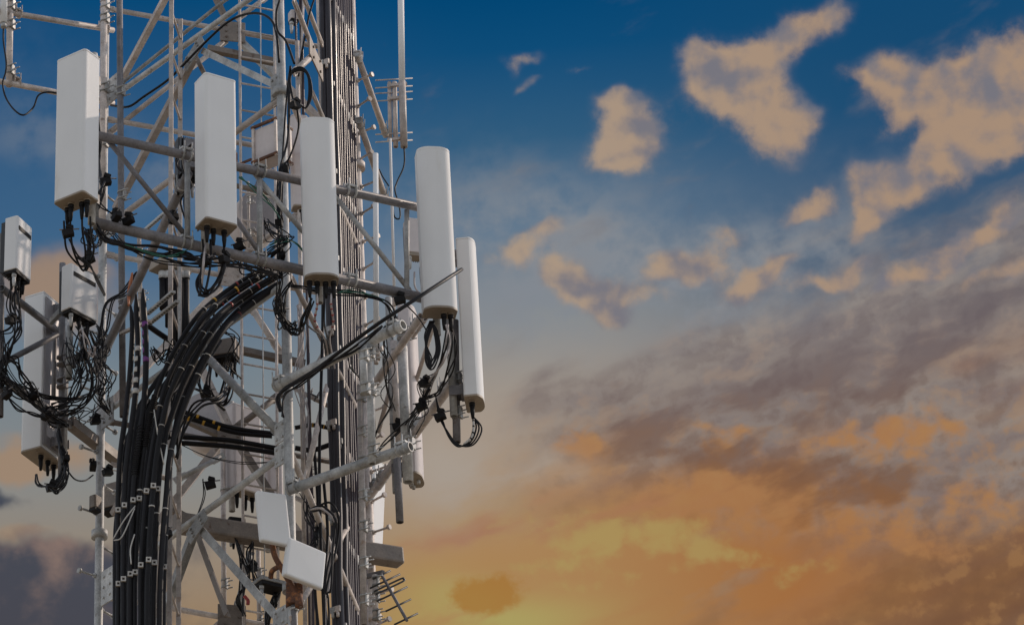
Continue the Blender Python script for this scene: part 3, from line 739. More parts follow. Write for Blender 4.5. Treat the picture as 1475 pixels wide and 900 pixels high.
panel(10, 'slim shade-toned panel standing just right of the boxy one inside the tower', 396, 655, 770, 27.6, 0.16, 0.12, 20, False, mat=RADOMEB, conns=())
panel(11, 'white panel leaning outward low behind the right pipe frame', 534, 655, 792, 28.2, 0.26, 0.14, 70, False, mat=RADOME, conns=(), tilt=0.0)
PANELS[11][0].rotation_euler = (0, R(9), R(60))
# bare sockets under panel 6 and the rating label on panel 7
o = PANELS[6][0]
bm = newbm()
for k, (x, y) in enumerate(((-0.11, 0.03), (-0.06, 0.035), (-0.01, 0.03), (0.04, 0.035), (0.09, 0.03), (0.0, -0.03))): tube(bm, [(x, y, 0.0), (x, y, -0.035)], 0.016, 10, True)
part('socket', bm, STEEL, o, local=True)
o, hh, _ = PANELS[7]
LABELM = material('printed_label', (0.50, 0.48, 0.50), 0.5, 0, 0.1, 10)
def quad_local(name, o, x0, x1, z0, z1, y, mat):
    bm = newbm(); box(bm, Vector(((x0 + x1) / 2, y, (z0 + z1) / 2)), Vector(((x1 - x0) / 2, 0, 0)), Vector((0, 0.0015, 0)), Vector((0, 0, (z1 - z0) / 2))); return part(name, bm, mat, o, local=True)
quad_local('rating_label', o, -0.17, -0.02, 0.13, 0.26, 0.126, LABELM); quad_local('rating_label', o, 0.02, 0.15, 0.15, 0.26, 0.126, LABELM)

# ------------------------------------------------------------------ radio units
def radio(label, px, ytop, ybot, Y, w, d, rz, mat=RADOME, slot=True, conns=5, finned=True, group='white radio units', capmat=BLKP):
    a, b = P(px, ybot, Y), P(px, ytop, Y); hgt = b.z - a.z
    o = thing('radio_unit', label, 'radio unit', a, group, R(rz))
    bm = newbm(); prism(bm, outline(w, d, False, rc=0.02), 0.03, hgt, 0.008); part('housing', bm, mat, o, local=True)
    if slot:
        bm = newbm(); box(bm, Vector((0.0, -d / 2 - 0.001, hgt * 0.80)), Vector((w * 0.40, 0, 0)), Vector((0, 0.004, 0)), Vector((0, 0, 0.022)), 0.002); part('slot', bm, BLKP, o, local=True)
    bm = newbm(); box(bm, Vector((0, 0, 0.014)), Vector((w * 0.46, 0, 0)), Vector((0, d * 0.44, 0)), Vector((0, 0, 0.017)), 0.003); part('base_plate', bm, capmat, o, local=True)
    for k in range(conns):
        x = w * (-0.36 + 0.72 * k / max(1, conns - 1)); y = d * (0.18 if k % 2 else -0.18)
        bm = newbm(); connector(bm, x, y, -0.004, 0.13, 0.017); part('connector', bm, BLKP if k % 3 else STEEL, o, local=True)
    if finned:
        bm = newbm()
        for k in range(9): box(bm, Vector((w * (-0.42 + 0.84 * k / 8), d / 2 + 0.022, hgt / 2)), Vector((0.004, 0, 0)), Vector((0, 0.024, 0)), Vector((0, 0, hgt * 0.45)))
        part('heat_sink', bm, HEAT, o, local=True)
        bm = newbm(); box(bm, Vector((0, d / 2 + 0.07, hgt / 2)), Vector((0.06, 0, 0)), Vector((0, 0.03, 0)), Vector((0, 0, hgt * 0.35)), 0.004); part('bracket', bm, STEELD, o, local=True)
    return o
radio('white radio box with a long black slot, facing right beside the tower leg', 114, 392, 460, 25.0, 0.36, 0.12, 48, conns=6)
radio('small white radio box at the left picture edge, narrow side towards the viewer', 25, 322, 402, 24.6, 0.27, 0.13, 62, conns=6)
radio('pinkish radio box hanging behind the round-fronted panel with the cable coil', 600, 319, 372, 25.4, 0.20, 0.12, 12, mat=RADOMEB, slot=False, conns=2, capmat=CAPM)
radio('black finned radio unit tucked behind the second white panel', 268, 204, 262, 23.2, 0.18, 0.1, 200, mat=HEAT, slot=False, conns=3)
radio('grey filter box bolted behind the left leg beside the hanging cables', 163, 700, 738, 26.9, 0.22, 0.16, -30, mat=BROWN, slot=False, conns=0, finned=False)
radio('small grey junction box on the outer side of the left leg', 137, 715, 737, 26.2, 0.08, 0.1, -40, mat=BROWN, slot=False, conns=0, finned=False)
radio('small white camera-sized box on the thin poles at the top of the tower', 423, 18, 34, 25.4, 0.085, 0.09, 20, mat=RADOMEB, slot=False, conns=1, finned=False)
radio('dark radio unit hanging inside the tower among looped cables', 320, 494, 520, 25.6, 0.30, 0.16, -20, mat=BROWN, slot=False, conns=6)
radio('black filter box with hanging leads under the steel beam', 340, 748, 770, 26.4, 0.16, 0.12, 15, mat=BLKP, slot=False, conns=4, finned=False)
radio('light grey tilted box with a dark top near the rusty pipe', 387, 838, 848, 25.2, 0.26, 0.2, 30, mat=STEEL, slot=False, conns=2, finned=False)

# rusty-edged box between the second and third panels
o = thing('equipment_box', 'pale open equipment box with rusted edges held on a perforated frame', 'equipment box', P(392, 235, 25.0), None, R(-38))
bm = newbm(); box(bm, Vector((0, 0, 0.19)), Vector((0.12, 0, 0)), Vector((0, 0.10, 0)), Vector((0, 0, 0.17)), 0.006); part('body', bm, RADOMEB, o, local=True)
bm = newbm()
for x in (-0.13, 0.13):
    for y in (-0.11, 0.11): box(bm, Vector((x, y, 0.19)), Vector((0.012, 0, 0)), Vector((0, 0.012, 0)), Vector((0, 0, 0.21)))
part('perforated_frame', bm, STEELW, o, local=True)
for z in (0.0, 0.38):
    bm = newbm()
    box(bm, Vector((0, -0.115, z)), Vector((0.15, 0, 0)), Vector((0, 0.012, 0)), Vector((0, 0, 0.012)))
    box(bm, Vector((0.135, 0.018, z)), Vector((0.012, 0, 0)), Vector((0, 0.12, 0)), Vector((0, 0, 0.0115)))
    part('rusted_edge', bm, RUST, o, local=True)
bm = newbm(); box(bm, Vector((-0.24, -0.12, 0.04)), Vector((0.09, 0, 0)), Vector((0, 0.008, 0)), Vector((0, 0, 0.01)))
box(bm, Vector((-0.322, -0.12, 0.10)), Vector((0.008, 0, 0)), Vector((0, 0.008, 0)), Vector((0, 0, 0.08))); part('rusted_bracket', bm, RUST, o, local=True)

# microwave drums seen beyond the tower
def drum(label, px, py, Y, r, dep, rz):
    o = thing('drum_antenna', label, 'dish antenna', P(px, py, Y), 'round drum dishes beyond the tower', R(rz))
    bm = newbm(); tube(bm, [(0, -dep / 2, 0), (0, dep / 2, 0)], r, 40); part('drum', bm, RADOMEB, o, local=True)
    bm = newbm(); tube(bm, [(0, -dep / 2 - 0.02, 0), (0, -dep / 2 - 0.001, 0)], r * 0.985, 40); part('face', bm, BACKM, o, local=True)
    bm = newbm(); tube(bm, [(0, dep / 2, 0), (0, dep / 2 + 0.25, 0)], 0.06, 12); part('mount', bm, STEEL, o, local=True)
    return o
drum('round grey drum dish seen through the braces in the middle of the tower', 303, 612, 28.0, 0.30, 0.28, -20)
drum('round lilac-grey drum dish between the second and third white panels', 368, 318, 27.6, 0.26, 0.3, 25)

# tilted flat panels at the foot of the picture
def slab(label, corners, Y, th, lean):
    """flat panel antenna through four photo corners, standing at depth Y with its own lean"""
    pts = [P(x, y, Y + l) for (x, y), l in zip(corners, lean)]
    c = sum(pts, Vector()) / 4
    n = (pts[1] - pts[0]).cross(pts[3] - pts[0]).normalized()
    if n.y > 0: n = -n
    o = thing('flat_panel_antenna', label, 'antenna', c, 'flat tilted panels on the rusty pipe')
    bm = newbm(); a = [bm.verts.new(p) for p in pts]; b = [bm.verts.new(p - n * th) for p in pts]
    fs = [bm.faces.new(a), bm.faces.new(b[::-1])] + [bm.faces.new((a[i], b[i], b[(i + 1) % 4], a[(i + 1) % 4])) for i in range(4)]
    bmesh.ops.bevel(bm, geom=list({e for q in fs for e in q.edges}), offset=0.02, segments=4, affect='EDGES', profile=0.5)
    part('face', bm, RADOME, o)
    bm = newbm(); box(bm, c - n * (th + 0.03), Vector((0.06, 0, 0)), n * 0.03, UP * 0.08, 0.004); part('bracket', bm, RUST, o)
    return o
slab('upper of two small flat white panels, upright and slightly leaning, on a rusty pipe', ((370, 705), (413, 711), (421, 786), (377, 777)), 23.6, 0.06, (0.0, 0.12, 0.12, 0.0))
slab('lower of two small flat white panels, tipped over to the right, on a rusty pipe', ((417, 772), (471, 795), (466, 848), (410, 826)), 23.7, 0.06, (0.0, 0.2, 0.15, -0.05))
o = thing('rusty_pipe', 'bent rusty brown support pipe below the two tilted white panels', 'pipe', P(414, 830, 23.85))
bm = newbm(); tube(bm, spline([P(391, 776, 23.75), P(396, 800, 23.8), P(408, 822, 23.85), P(424, 850, 23.9), P(429, 864, 23.9)]), 0.026, 10); part('bent_tube', bm, RUST, o)
bm = newbm(); tube(bm, spline([P(402, 815, 23.85), P(392, 822, 23.95), P(390, 832, 24.0)]), 0.022, 10); part('branch', bm, RUST, o)
bm = newbm(); box(bm, P(424, 857, 23.95), Vector((0.07, 0, 0)), Vector((0, 0.06, 0)), UP * 0.09, 0.01); tube(bm, [P(430, 856, 23.9), P(431, 874, 23.9)], 0.035, 10); part('clamp', bm, RUST, o)
pole('grey upright tube with rusty joints rising from below under the rusty pipe', 423, 846, 424, 930, 23.95, 4, STEELD, clamps=(0.3,))

# rectangular beam through the tower
o = thing('steel_beam', 'heavy rectangular steel beam lying across behind the lower braces', 'beam', P(420, 775, 26.3))
bm = newbm(); bar(bm, P(250, 752, 25.7), P(577, 803, 26.7), 0.15, 0.17, bevel=0.02); part('tube', bm, BROWN, o)

# whip antennas and the bracket at the top
o = thing('whip_antenna', 'tall thick white whip antenna rising out of the picture above a three-tube bracket', 'antenna', P(580, 212, 27.6), 'thin whip antennas')
bm = newbm(); tube(bm, [P(577, -30, 27.6), P(579, 118, 27.6)], 0.033, 12); part('tube', bm, RADOME, o)
bm = newbm(); tube(bm, [P(579, 118, 27.6), P(582, 212, 27.6)], 0.037, 12); part('ferrule', bm, STEELW, o)
o = thing('antenna_bracket', 'bracket of short upright tubes and long bolts holding the thick whip antenna', 'bracket', P(568, 170, 27.6))
for x0, x1, r, y1 in ((561, 562, 3.4, 200), (568, 570, 4.2, 212)):
    pipe_pts(o, 'upright_tube', P(x0, 119, 27.65), P(x1, y1, 27.65), r, STEELW)
for y in (124, 143, 202):
    bm = newbm(); bar(bm, P(558, y, 27.62), P(586, y - 3, 27.62), 0.03, 0.03)
    for dy in (-7, 4): tube(bm, [P(541, y + dy - 1, 27.5), P(594, y + dy - 4, 27.8)], 0.007, 6)
    part('clamp_bar', bm, STEELW, o)
for x0, y0, x1, y1, Y, r, lab in ((541, 222, 542, 502, 24.3, 3.9, 'white whip antenna standing in front of the sloping brace beside the cable run'), (562, 200, 568, 425, 27.0, 2.2, 'thinnest white whip antenna, hanging straight down below the whip bracket')):
    o = thing('whip_antenna', lab, 'antenna', P(x1, y1, Y), 'thin whip antennas')
    bm = newbm(); tube(bm, [P(x0, y0, Y), P((x0 + x1) / 2, (y0 + y1) / 2, Y), P(x1, y1, Y)], r / 160, 12); part('tube', bm, RADOME, o)
    bm = newbm(); tube(bm, [P(x1, y1 - 8, Y), P(x1, y1 + 16, Y)], r * 1.45 / 160, 12); tube(bm, [P(x1, y1 + 16, Y), P(x1, y1 + 22, Y)], r * 0.8 / 160, 10); part('ferrule', bm, STEELW, o)

# yagi
o = thing('yagi_antenna', 'small dark yagi antenna with crossbars pointing down beside the lower cable run', 'antenna', P(550, 828, 25.6))
A_, B_ = P(549, 826, 25.6), P(586, 893, 25.0)
bm = newbm(); tube(bm, [A_, B_], 0.014, 8); part('boom', bm, STEELD, o)
ax = (P(597, 886, 25.2) - P(568, 900, 25.14)).normalized()
for t, l in ((0.02, 0.10), (0.16, 0.17), (0.44, 0.17), (0.68, 0.14), (0.97, 0.13)):
    c = A_.lerp(B_, t); bm = newbm(); tube(bm, [c - ax * l, c + ax * l], 0.0085, 8); part('element', bm, HEAT, o)
c = A_.lerp(B_, 0.28); e2 = (B_ - A_).normalized() * 0.03
bm = newbm(); tube(bm, spline([c - ax * 0.15 - e2, c + ax * 0.15 - e2, c + ax * 0.175, c + ax * 0.15 + e2, c - ax * 0.15 + e2], 4), 0.0085, 8); part('folded_dipole', bm, HEAT, o)
pole('pale short upright tube holding the yagi antenna', 540, 828, 541, 892, 25.6, 4.2, STEELW, clamps=(0.15, 0.5, 0.9))
o = thing('bracket_arm', 'dark short bracket arm linking the yagi antenna to the cable run', 'bracket', P(538, 826, 25.7))
bm = newbm(); bar(bm, P(527, 830, 25.8), P(552, 824, 25.6), 0.03, 0.04); part('arm', bm, STEELD, o)

# ------------------------------------------------------------------ ladders and cable trays
def ladder(name, label, pl, x0, y0, x1, y1, wpx, n, rr, rung_r, mat, cat, off=0.0, rung_mat=None, dy=0.0, flat=None, fdir=None):
    a0, a1 = pl.at(x0, y0, off), pl.at(x1, y1, off)
    b0, b1 = pl.at(x0 + wpx, y0 + dy, off), pl.at(x1 + wpx, y1 + dy, off)
    o = thing(name, label, cat, a1)
    for a, b in ((a0, a1), (b0, b1)):
        bm = newbm()
        if flat:
            ft = fdir.normalized() if fdir else pl.t; box(bm, (a + b) / 2, (a - b) / 2, ft * flat[0] / 2, ft.cross(UP) * flat[1] / 2)
        else: tube(bm, [a, b], rr, 8)
        part('rail', bm, mat, o)
    for k in range(n):
        t = (k + 0.5) / n
        bm = newbm(); tube(bm, [a0.lerp(a1, t), b0.lerp(b1, t)], rung_r, 8); part('rung', bm, rung_mat or mat, o)
    return o
ladder('climbing_ladder', 'thin steel climbing ladder running up inside the tower', AC, 345, -12, 355, 1500, 50, 34, 0.014, 0.010, STEELW, 'ladder', off=0.5, dy=9)
o = solo('safety_cable', tube(newbm(), [AC.at(375, -12, 0.55), AC.at(386, 1500, 0.55)], 0.007, 6), STEEL, 'thin steel safety cable hanging along the climbing ladder', 'cable')
for x0, y0, x1, y1 in ((299, 68, 410, 90), (336, 500, 440, 522)):
    o = thing('ladder_support', 'brown angle bar holding the climbing ladder near the top of the picture' if y0 < 100 else 'brown angle bar holding the climbing ladder behind the cable bend', 'support bar', AC.at(x0, y0, 0.44))
    bm = newbm(); angle(bm, AC.at(x0, y0, 0.44), AC.at(x1, y1, 0.44), AC.n, 0.06); part('angle_bar', bm, BROWN, o)
CL = Plane(247, 24.75, 262, 25.2)
o = ladder('cable_ladder', 'tall flat-sided cable ladder standing behind the hanging black cables', CL, 247, -12, 242, 1500, 13, 22, 0.02, 0.012, STEELW, 'cable ladder', flat=(0.042, 0.012), dy=40, fdir=Vector((1, -0.35, 0)))
CR = Plane(468, 25.45, 521, 26.75)
o = ladder('cable_ladder', 'steel cable ladder behind the long dark cable run', CR, 458, -12, 506, 1500, 44, 19, 0.03, 0.02, STEELW, 'cable ladder', off=-0.09, dy=100, flat=(0.06, 0.03))
pole('slim pale upright bar standing right of the middle tower leg', 428, 60, 440, 920, 25.2, 3.2, STEELW, hollow=False)
pole('thin pale conduit beside the middle leg at the top', 437, -10, 431, 170, 25.3, 2.2, STEELW, hollow=False)
# perforated struts around the cable heads
def perforated(label, a, b, w, mat=STEEL):
    o = thing('perforated_channel', label, 'steel channel', (a + b) / 2, 'perforated steel channels')
    bm = newbm(); bar(bm, a, b, w, 0.022); d = (b - a); n = int(d.length / 0.055)
    part('channel', bm, mat, o)
    s = d.normalized().cross(UP); s = s.normalized() if s.length > 0.1 else Vector((1, 0, 0))
    f_ = s.cross(d.normalized()).normalized()
    for k in range(n):
        c = a.lerp(b, (k + 0.5) / n); bm = newbm()
        box(bm, c, d.normalized() * 0.014, s * w * 0.2, f_ * 0.0125)
        part('slot', bm, BLKP, o)
    return o
perforated('upright perforated channel beside the flat cable ladder rail', P(259, 378, 24.6), P(258, 500, 24.6), 0.055)
perforated('perforated channel sloping up over the tied cable ends', P(212, 452, 24.9), P(250, 420, 24.3), 0.04)
perforated('second perforated channel just below the first sloping one', P(215, 466, 25.0), P(256, 434, 24.4), 0.04)
perforated('pale perforated channel crossing behind the left bunch of hanging cables', P(175, 480, 25.3), P(216, 462, 24.6), 0.04, STEELW)
perforated('perforated channel behind the upper front pipe left of the second panel', P(205, 335, 25.2), P(250, 296, 24.3), 0.035)
# tan multi-cable head plate
o = thing('cable_entry_plate', 'tan cable entry plate with black cable boots beneath, behind the cable ladder', 'entry plate', P(245, 388, 25.2))
bm = newbm(); box(bm, P(245, 388, 25.2), Vector((0.14, 0.1, 0)), Vector((-0.06, 0.08, 0)), UP * 0.035, 0.008); part('plate', bm, CAPM, o)
for x, y1 in ((234, 445), (242, 470), (253, 505), (262, 510), (268, 495)):
    bm = newbm(); tube(bm, [P(x, 392, 25.15), P(x, 402, 25.15)], 0.038, 10); part('collar', bm, STEEL, o)
    bm = newbm(); tube(bm, [P(x, 402, 25.15), P(x + 0.5, y1, 25.1)], 0.031, 10); part('boot', bm, BLACK, o)

# ------------------------------------------------------------------ cables
rnd = random.Random(21)
def cable(name, label, group, pts, rpx, mat, sub=6, seg=8, cat='cable'):
    w = [P(*p) for p in pts]
    bm = newbm(); path = spline(w, sub); tube(bm, path, rpx / 160, seg)
    o = solo(name, bm, mat, label, cat, group)
    return o, path

def bunch(n, label, group, pts, jit, rpx=1.25, mat=BLACK, name='jumper_cable', ends=0.35, jy=0.12, sub=6, mats=None):
    """n loose cables that follow one route, each on its own line"""
    res = []
    for k in range(n):
        q = []
        for i, (x, y, Y) in enumerate(pts):
            j = jit * (ends if i in (0, len(pts) - 1) else 1.0)
            q.append((x + rnd.uniform(-j, j), y + rnd.uniform(-j, j), Y + rnd.uniform(-jy, jy)))
        m = mats[k % len(mats)] if mats else mat
        res.append(cable(name, label, group, q, rpx * rnd.uniform(0.8, 1.15), m, sub)[0])
    return res

def ring(o, path, i0, i1, r, mat, name):
    """a band of tape round part of a cable"""
    bm = newbm(); tube(bm, path[i0:i1 + 1], r, 10); return part(name, bm, mat, o)

def at_row(path, z):
    for a, b in zip(path, path[1:]):
        if (a.z - z) * (b.z - z) <= 0 and abs(a.z - b.z) > 1e-6: return a.lerp(b, (z - a.z) / (b.z - a.z)), (b - a).normalized()
    return None, None

def clip(o, c, d, r, mat=WHITEC):
    """square saddle clip: four short bars round a hole, on the viewer's side of the cable"""
    s = d.cross(Vector((0, 1, 0))).normalized(); n = s.cross(d).normalized()
    if n.y > 0: n = -n
    bm = newbm(); c = c + n * (r + 0.006); h = 0.016; t = 0.006
    for q in (-1, 1):
        box(bm, c + s * q * h, d * (h + t), s * t, n * 0.012); box(bm, c + d * q * h, d * t, s * (h - t), n * 0.012)
    part('cable_clip', bm, mat, o)

# --- the thick bunch hanging below the left of the tower
LBL = 'thick black cable hanging in the wide bunch below the left of the tower, clipped in two rows'
front_rows = [(697, 826)]
left_fan = [  # (top route ..., foot)
    ([(188, 440, 24.4), (191, 470, 24.35), (188, 530, 24.3), (182, 590, 24.25), (173, 660, 24.2), (170, 740, 24.2), (171, 820, 24.2), (170, 920, 24.2), (170, 1500, 24.2)], 4.0),
    ([(196, 424, 24.3), (197, 455, 24.3), (199, 500, 24.25), (195, 570, 24.2), (186, 640, 24.15), (180, 700, 24.15), (178, 820, 24.15), (178, 920, 24.15), (178, 1500, 24.15)], 4.3),
    ([(206, 416, 24.25), (207, 445, 24.25), (210, 490, 24.2), (209, 560, 24.15), (200, 640, 24.1), (193, 700, 24.1), (188, 820, 24.1), (187, 920, 24.1), (187, 1500, 24.1)], 4.3)]
fan_paths = []
for pts, r in left_fan:
    w = spline([P(*p) for p in pts], 6); n = len(w)
    rad = [r / 160 * (0.35 + 0.65 * min(1, i / 4)) for i in range(n)]
    bm = newbm(); tube(bm, w, r / 160, 10, radii=rad)
    o = solo('feeder_cable', bm, BLACK, 'thick black cable with a pointed sealed end at the top of the left bunch', 'cable', 'thick black feeder cables hanging on the left')
    fan_paths.append((o, w, r / 160))
o, w, r = fan_paths[1]; o['label'] = 'thick black cable with a pointed end and white ring markings in the left bunch'
for k in range(5): ring(o, [w[12].lerp(w[18], k / 4.6), w[12].lerp(w[18], k / 4.6 + 0.10)], 0, 1, r * 1.06, WHITEC, 'white_ring')
o, w, r = fan_paths[2]; o['label'] = 'thick black cable with a pointed end and violet ring markings in the left bunch'
for k in range(5): ring(o, [w[9].lerp(w[15], k / 4.6), w[9].lerp(w[15], k / 4.6 + 0.12)], 0, 1, r * 1.06, PURT, 'violet_ring')
o, w, r = fan_paths[0]
arcs = [  # curve down from the arc across the tower to the foot
    ([(404, 384), (372, 398), (330, 424), (296, 455), (262, 505), (237, 560), (224, 620), (213, 690), (203, 810), (202, 920)], 3.9, 24.0),
    ([(408, 392), (378, 408), (338, 434), (303, 466), (270, 515), (243, 572), (230, 630), (221, 700), (214, 810), (212, 920)], 3.9, 23.95),
    ([(400, 398), (368, 418), (333, 445), (303, 480), (272, 535), (250, 590), (236, 640), (228, 700), (223, 800), (221, 920)], 3.7, 24.05),
    ([(398, 378), (360, 398), (320, 424), (284, 456), (250, 508), (226, 562), (213, 620), (203, 690), (195, 820), (194, 920)], 3.9, 24.1),
    ([(412, 404), (382, 424), (345, 452), (314, 486), (281, 548), (259, 604), (245, 655), (240, 710), (233, 800), (230, 920)], 3.9, 24.0),
    ([(395, 388), (350, 416), (310, 446), (276, 486), (248, 540), (230, 600), (220, 660), (214, 720), (208, 820), (206, 920)], 3.4, 24.2),
    ([(402, 408), (356, 436), (322, 470), (290, 520), (262, 580), (250, 630), (243, 690), (239, 760), (236, 840), (235, 920)], 3.4, 24.2)]
arc_paths = []
for pts, r, Y in arcs:
    q = [(x, y, Y + (0.15 if i < 3 else 0.0)) for i, (x, y) in enumerate(pts)] + [(pts[-1][0], 1500, Y)]
    o, w = cable('feeder_cable', 'thick black cable curving down from the arc across the tower into the left bunch', 'thick black feeder cables hanging on the left', q, r * (0.84, 1.0, 1.1, 0.9, 1.06, 0.88, 1.08)[arcs.index((pts, r, Y))], BLACK, 7, 10)
    arc_paths.append((o, w, r / 160))
for x, yb in ((176, 610), (184, 600), (193, 610), (204, 620), (217, 640), (166, 640)):
    cable('feeder_cable', 'thick black cable in the back layer of the left bunch', 'thick black feeder cables hanging on the left', [(292 + (x - 176) * 0.6, yb - 150, 25.0), (250 + (x - 176) * 0.7, yb - 90, 24.9), (x + 18, yb - 10, 24.75), (x + 3, yb + 100, 24.6), (x, 800, 24.5), (x, 920, 24.5), (x, 1500, 24.5)], 3.8, BLACK)
zr = [P(205, 716, 24.1).z, P(205, 822, 24.1).z]
for k, (o, w, r) in enumerate(fan_paths + arc_paths):
    if k == 7 or k == 8: continue
    foot = at_row(w, P(205, 915, 24.1).z)[0]
    for z in zr:
        c, d = at_row(w, z - (foot.x - P(205, 920, 24.1).x) * -0.42)
        if c: clip(o, c, d, r)
def wrap(o, w, i0, i1, r, mat=BLACK):
    bm = newbm(); pts = []; seg = w[i0:i1]
    tot = (len(seg) - 1)
    turns = tot * 3
    for k in range(turns * 8):
        t = k / 8 / turns * tot; i = min(int(t), tot - 1); c = seg[i].lerp(seg[i + 1], t - i); d = (seg[i + 1] - seg[i]).normalized(); u, v = frame_of(d)
        a = 2 * math.pi * k / 8; pts.append(c + (u * math.cos(a) + v * math.sin(a)) * r * 1.08)
    tube(bm, pts, 0.006, 5); part('spiral_wrap', bm, mat, o)
o, w, r = fan_paths[2]; wrap(o, w, 22, 30, r)
o, w, r = arc_paths[3]; wrap(o, w, 36, 46, r)
# red, white and yellow tape bands on the arc
for k, (o, w, r) in enumerate(arc_paths):
    for i, m, nm in ((3 + k % 3, REDT, 'red_band'), (7 + k % 4, REDT if k % 2 else WHITEC, 'tape_band'), (12 + (k * 3) % 5, REDT if k % 3 else YELT, 'tape_band')):
        if k < 6: ring(o, [w[i], w[i].lerp(w[i + 1], 0.35)], 0, 1, r * 1.05, m, nm)
for k, (o, w, r) in enumerate(arc_paths):
    for i in (9 + k % 3, 18 + (k * 5) % 7, 27 + (k * 3) % 6, 38 + (k * 2) % 5, 50 + k % 3):
        ring(o, [w[i], w[i].lerp(w[i + 1], 0.12)], 0, 1, r * 1.12, WHITEC if (i + k) % 3 else STEEL, 'cable_tie')
# tie wraps dangling from the bunch
for pts, lab in (([(163, 776, 24.05), (178, 750, 24.0), (195, 728, 24.0)], 'loose white tie wrap end sticking up across the left cable bunch'), ([(164, 778, 24.05), (176, 772, 24.0), (194, 732, 24.0)], 'second white tie wrap end just below the first on the left bunch'), ([(189, 812, 24.0), (188, 790, 24.0), (194, 769, 23.98)], 'curled white tie wrap low on the left cable bunch'), ([(222, 590, 23.98), (228, 630, 23.96), (236, 668, 23.95)], 'white cord hanging beside the right edge of the left cable bunch')):
    cable('tie_wrap', lab, None, pts, 0.9, WHITEC, cat='tie wrap')

DARKP = material('dark_purple_cable_sheath', (0.026, 0.021, 0.027), 0.4, 0.0, 0.3, 8, 0.05, (0.07, 0.055, 0.065), 0.4, streak=True)
# --- the long run of cables beside the far leg
def run_x(px450, y): return px450 + (y - 450) * 0.0215
levels = (-8, 115, 236, 356, 482, 612, 742, 872, 1004, 1138)
for k in range(12):
    thick = k < 3
    px = (474, 481, 489)[k] if thick else 494 + (k - 3) * 3.05
    off = 0.0 if k != 1 else 0.05
    top, bot = CR.at(run_x(px, -15), -15, off), CR.at(run_x(px, 1500), 1500, off)
    r = (5.2 if thick else 2.45) / 160
    path = [top.lerp(bot, t / 20) + (Vector((rnd.uniform(-1, 1), rnd.uniform(-1, 1), 0)) * 0.006 if 0 < t < 20 else Vector()) for t in range(21)]
    bm = newbm(); tube(bm, path, r, 12)
    o = solo('feeder_cable', bm, DARKP if thick else PURPLE, 'thick black cable at the near edge of the long cable run' if thick else 'thin dusty purple cable in the long vertical run beside the far leg', 'cable', 'cables of the long vertical run')
    for lv in levels:
        z = CR.at(477, lv).z - (0.0 if thick else 0.0)
        c, d = at_row(path, z)
        if c is None: continue
        bm = newbm(); n = Vector((-0.55, -0.83, 0)).normalized(); s = n.cross(UP)
        box(bm, c + n * (r + 0.012), s * (0.026 if thick else 0.012), n * 0.012, UP * (0.028 if thick else 0.022), 0.004)
        tube(bm, [c + n * (r + 0.012) - UP * 0.02, c + n * (r + 0.012) - UP * 0.075], 0.014, 8)
        part('cable_hanger', bm, STEELW if k % 2 else STEEL, o)
for px0, px1, r in ((425, 443, 1.6), (434, 449, 1.9), (431, 453, 1.3)):
    cable('feeder_cable', 'thin dark cable running straight down between the middle leg and the long cable run', 'thin dark cables behind the middle leg', [(px0, -12, 25.3), (px0 + (px1 - px0) * 0.4, 300, 25.3), (px0 + (px1 - px0) * 0.75, 620, 25.3), (px1 + 3, 925, 25.3), (px1 + 6, 1500, 25.3)], r, PURPLE)
for px, a, b_ in ((459, 180, 930), (452, 640, 930), (466, 690, 930)):
    cable('feeder_cable', 'loose black cable weaving down just left of the long cable run', 'loose cables left of the long run', [(px, a, 25.0), (px + 6, (a * 2 + b_) / 3, 25.05), (px + 1, (a + b_ * 2) / 3, 24.95), (px + 9, b_, 25.0)], 2.2, BLACK)
bunch(4, 'loose pale and black cable squirming beside the lower cable run', 'loose cables left of the long run', [(448, 735, 24.6), (470, 730, 24.5), (488, 748, 24.5), (484, 790, 24.6), (474, 850, 24.6), (470, 920, 24.6), (470, 1500, 24.6)], 7, 1.5, mats=[BLACK, PALEC, BLACK, BLACK])

# --- thick black cables crossing behind the middle of the tower
for pts, r in (([(206, 628, 25.9), (250, 629, 25.9), (330, 634, 25.9), (402, 646, 25.8)], 3.8), ([(206, 634, 25.9), (250, 637, 25.9), (330, 643, 25.9), (402, 653, 25.8)], 3.8), ([(214, 578, 25.9), (262, 592, 25.9), (330, 615, 25.9), (400, 625, 25.9)], 3.4), ([(208, 590, 25.9), (270, 602, 25.9), (335, 622, 25.9), (392, 628, 25.9)], 3.6), ([(204, 462, 25.0), (226, 478, 25.1), (244, 490, 25.2)], 4.2), ([(425, 645, 26.0), (450, 648, 26.0), (476, 640, 26.0)], 4.0), ([(425, 616, 26.0), (450, 612, 26.0), (474, 616, 26.0)], 3.4)):
    o, w = cable('feeder_cable', 'thick black cable crossing level behind the braces in the middle of the tower', 'thick black cables crossing behind the braces', pts, r, BLACK)
    if r == 3.6 or r == 3.4:
        for i in range(6, 12, 2):
            if i + 1 < len(w): ring(o, [w[i], w[i].lerp(w[i + 1], 0.3)], 0, 1, r / 160 * 1.06, YELT, 'yellow_band')

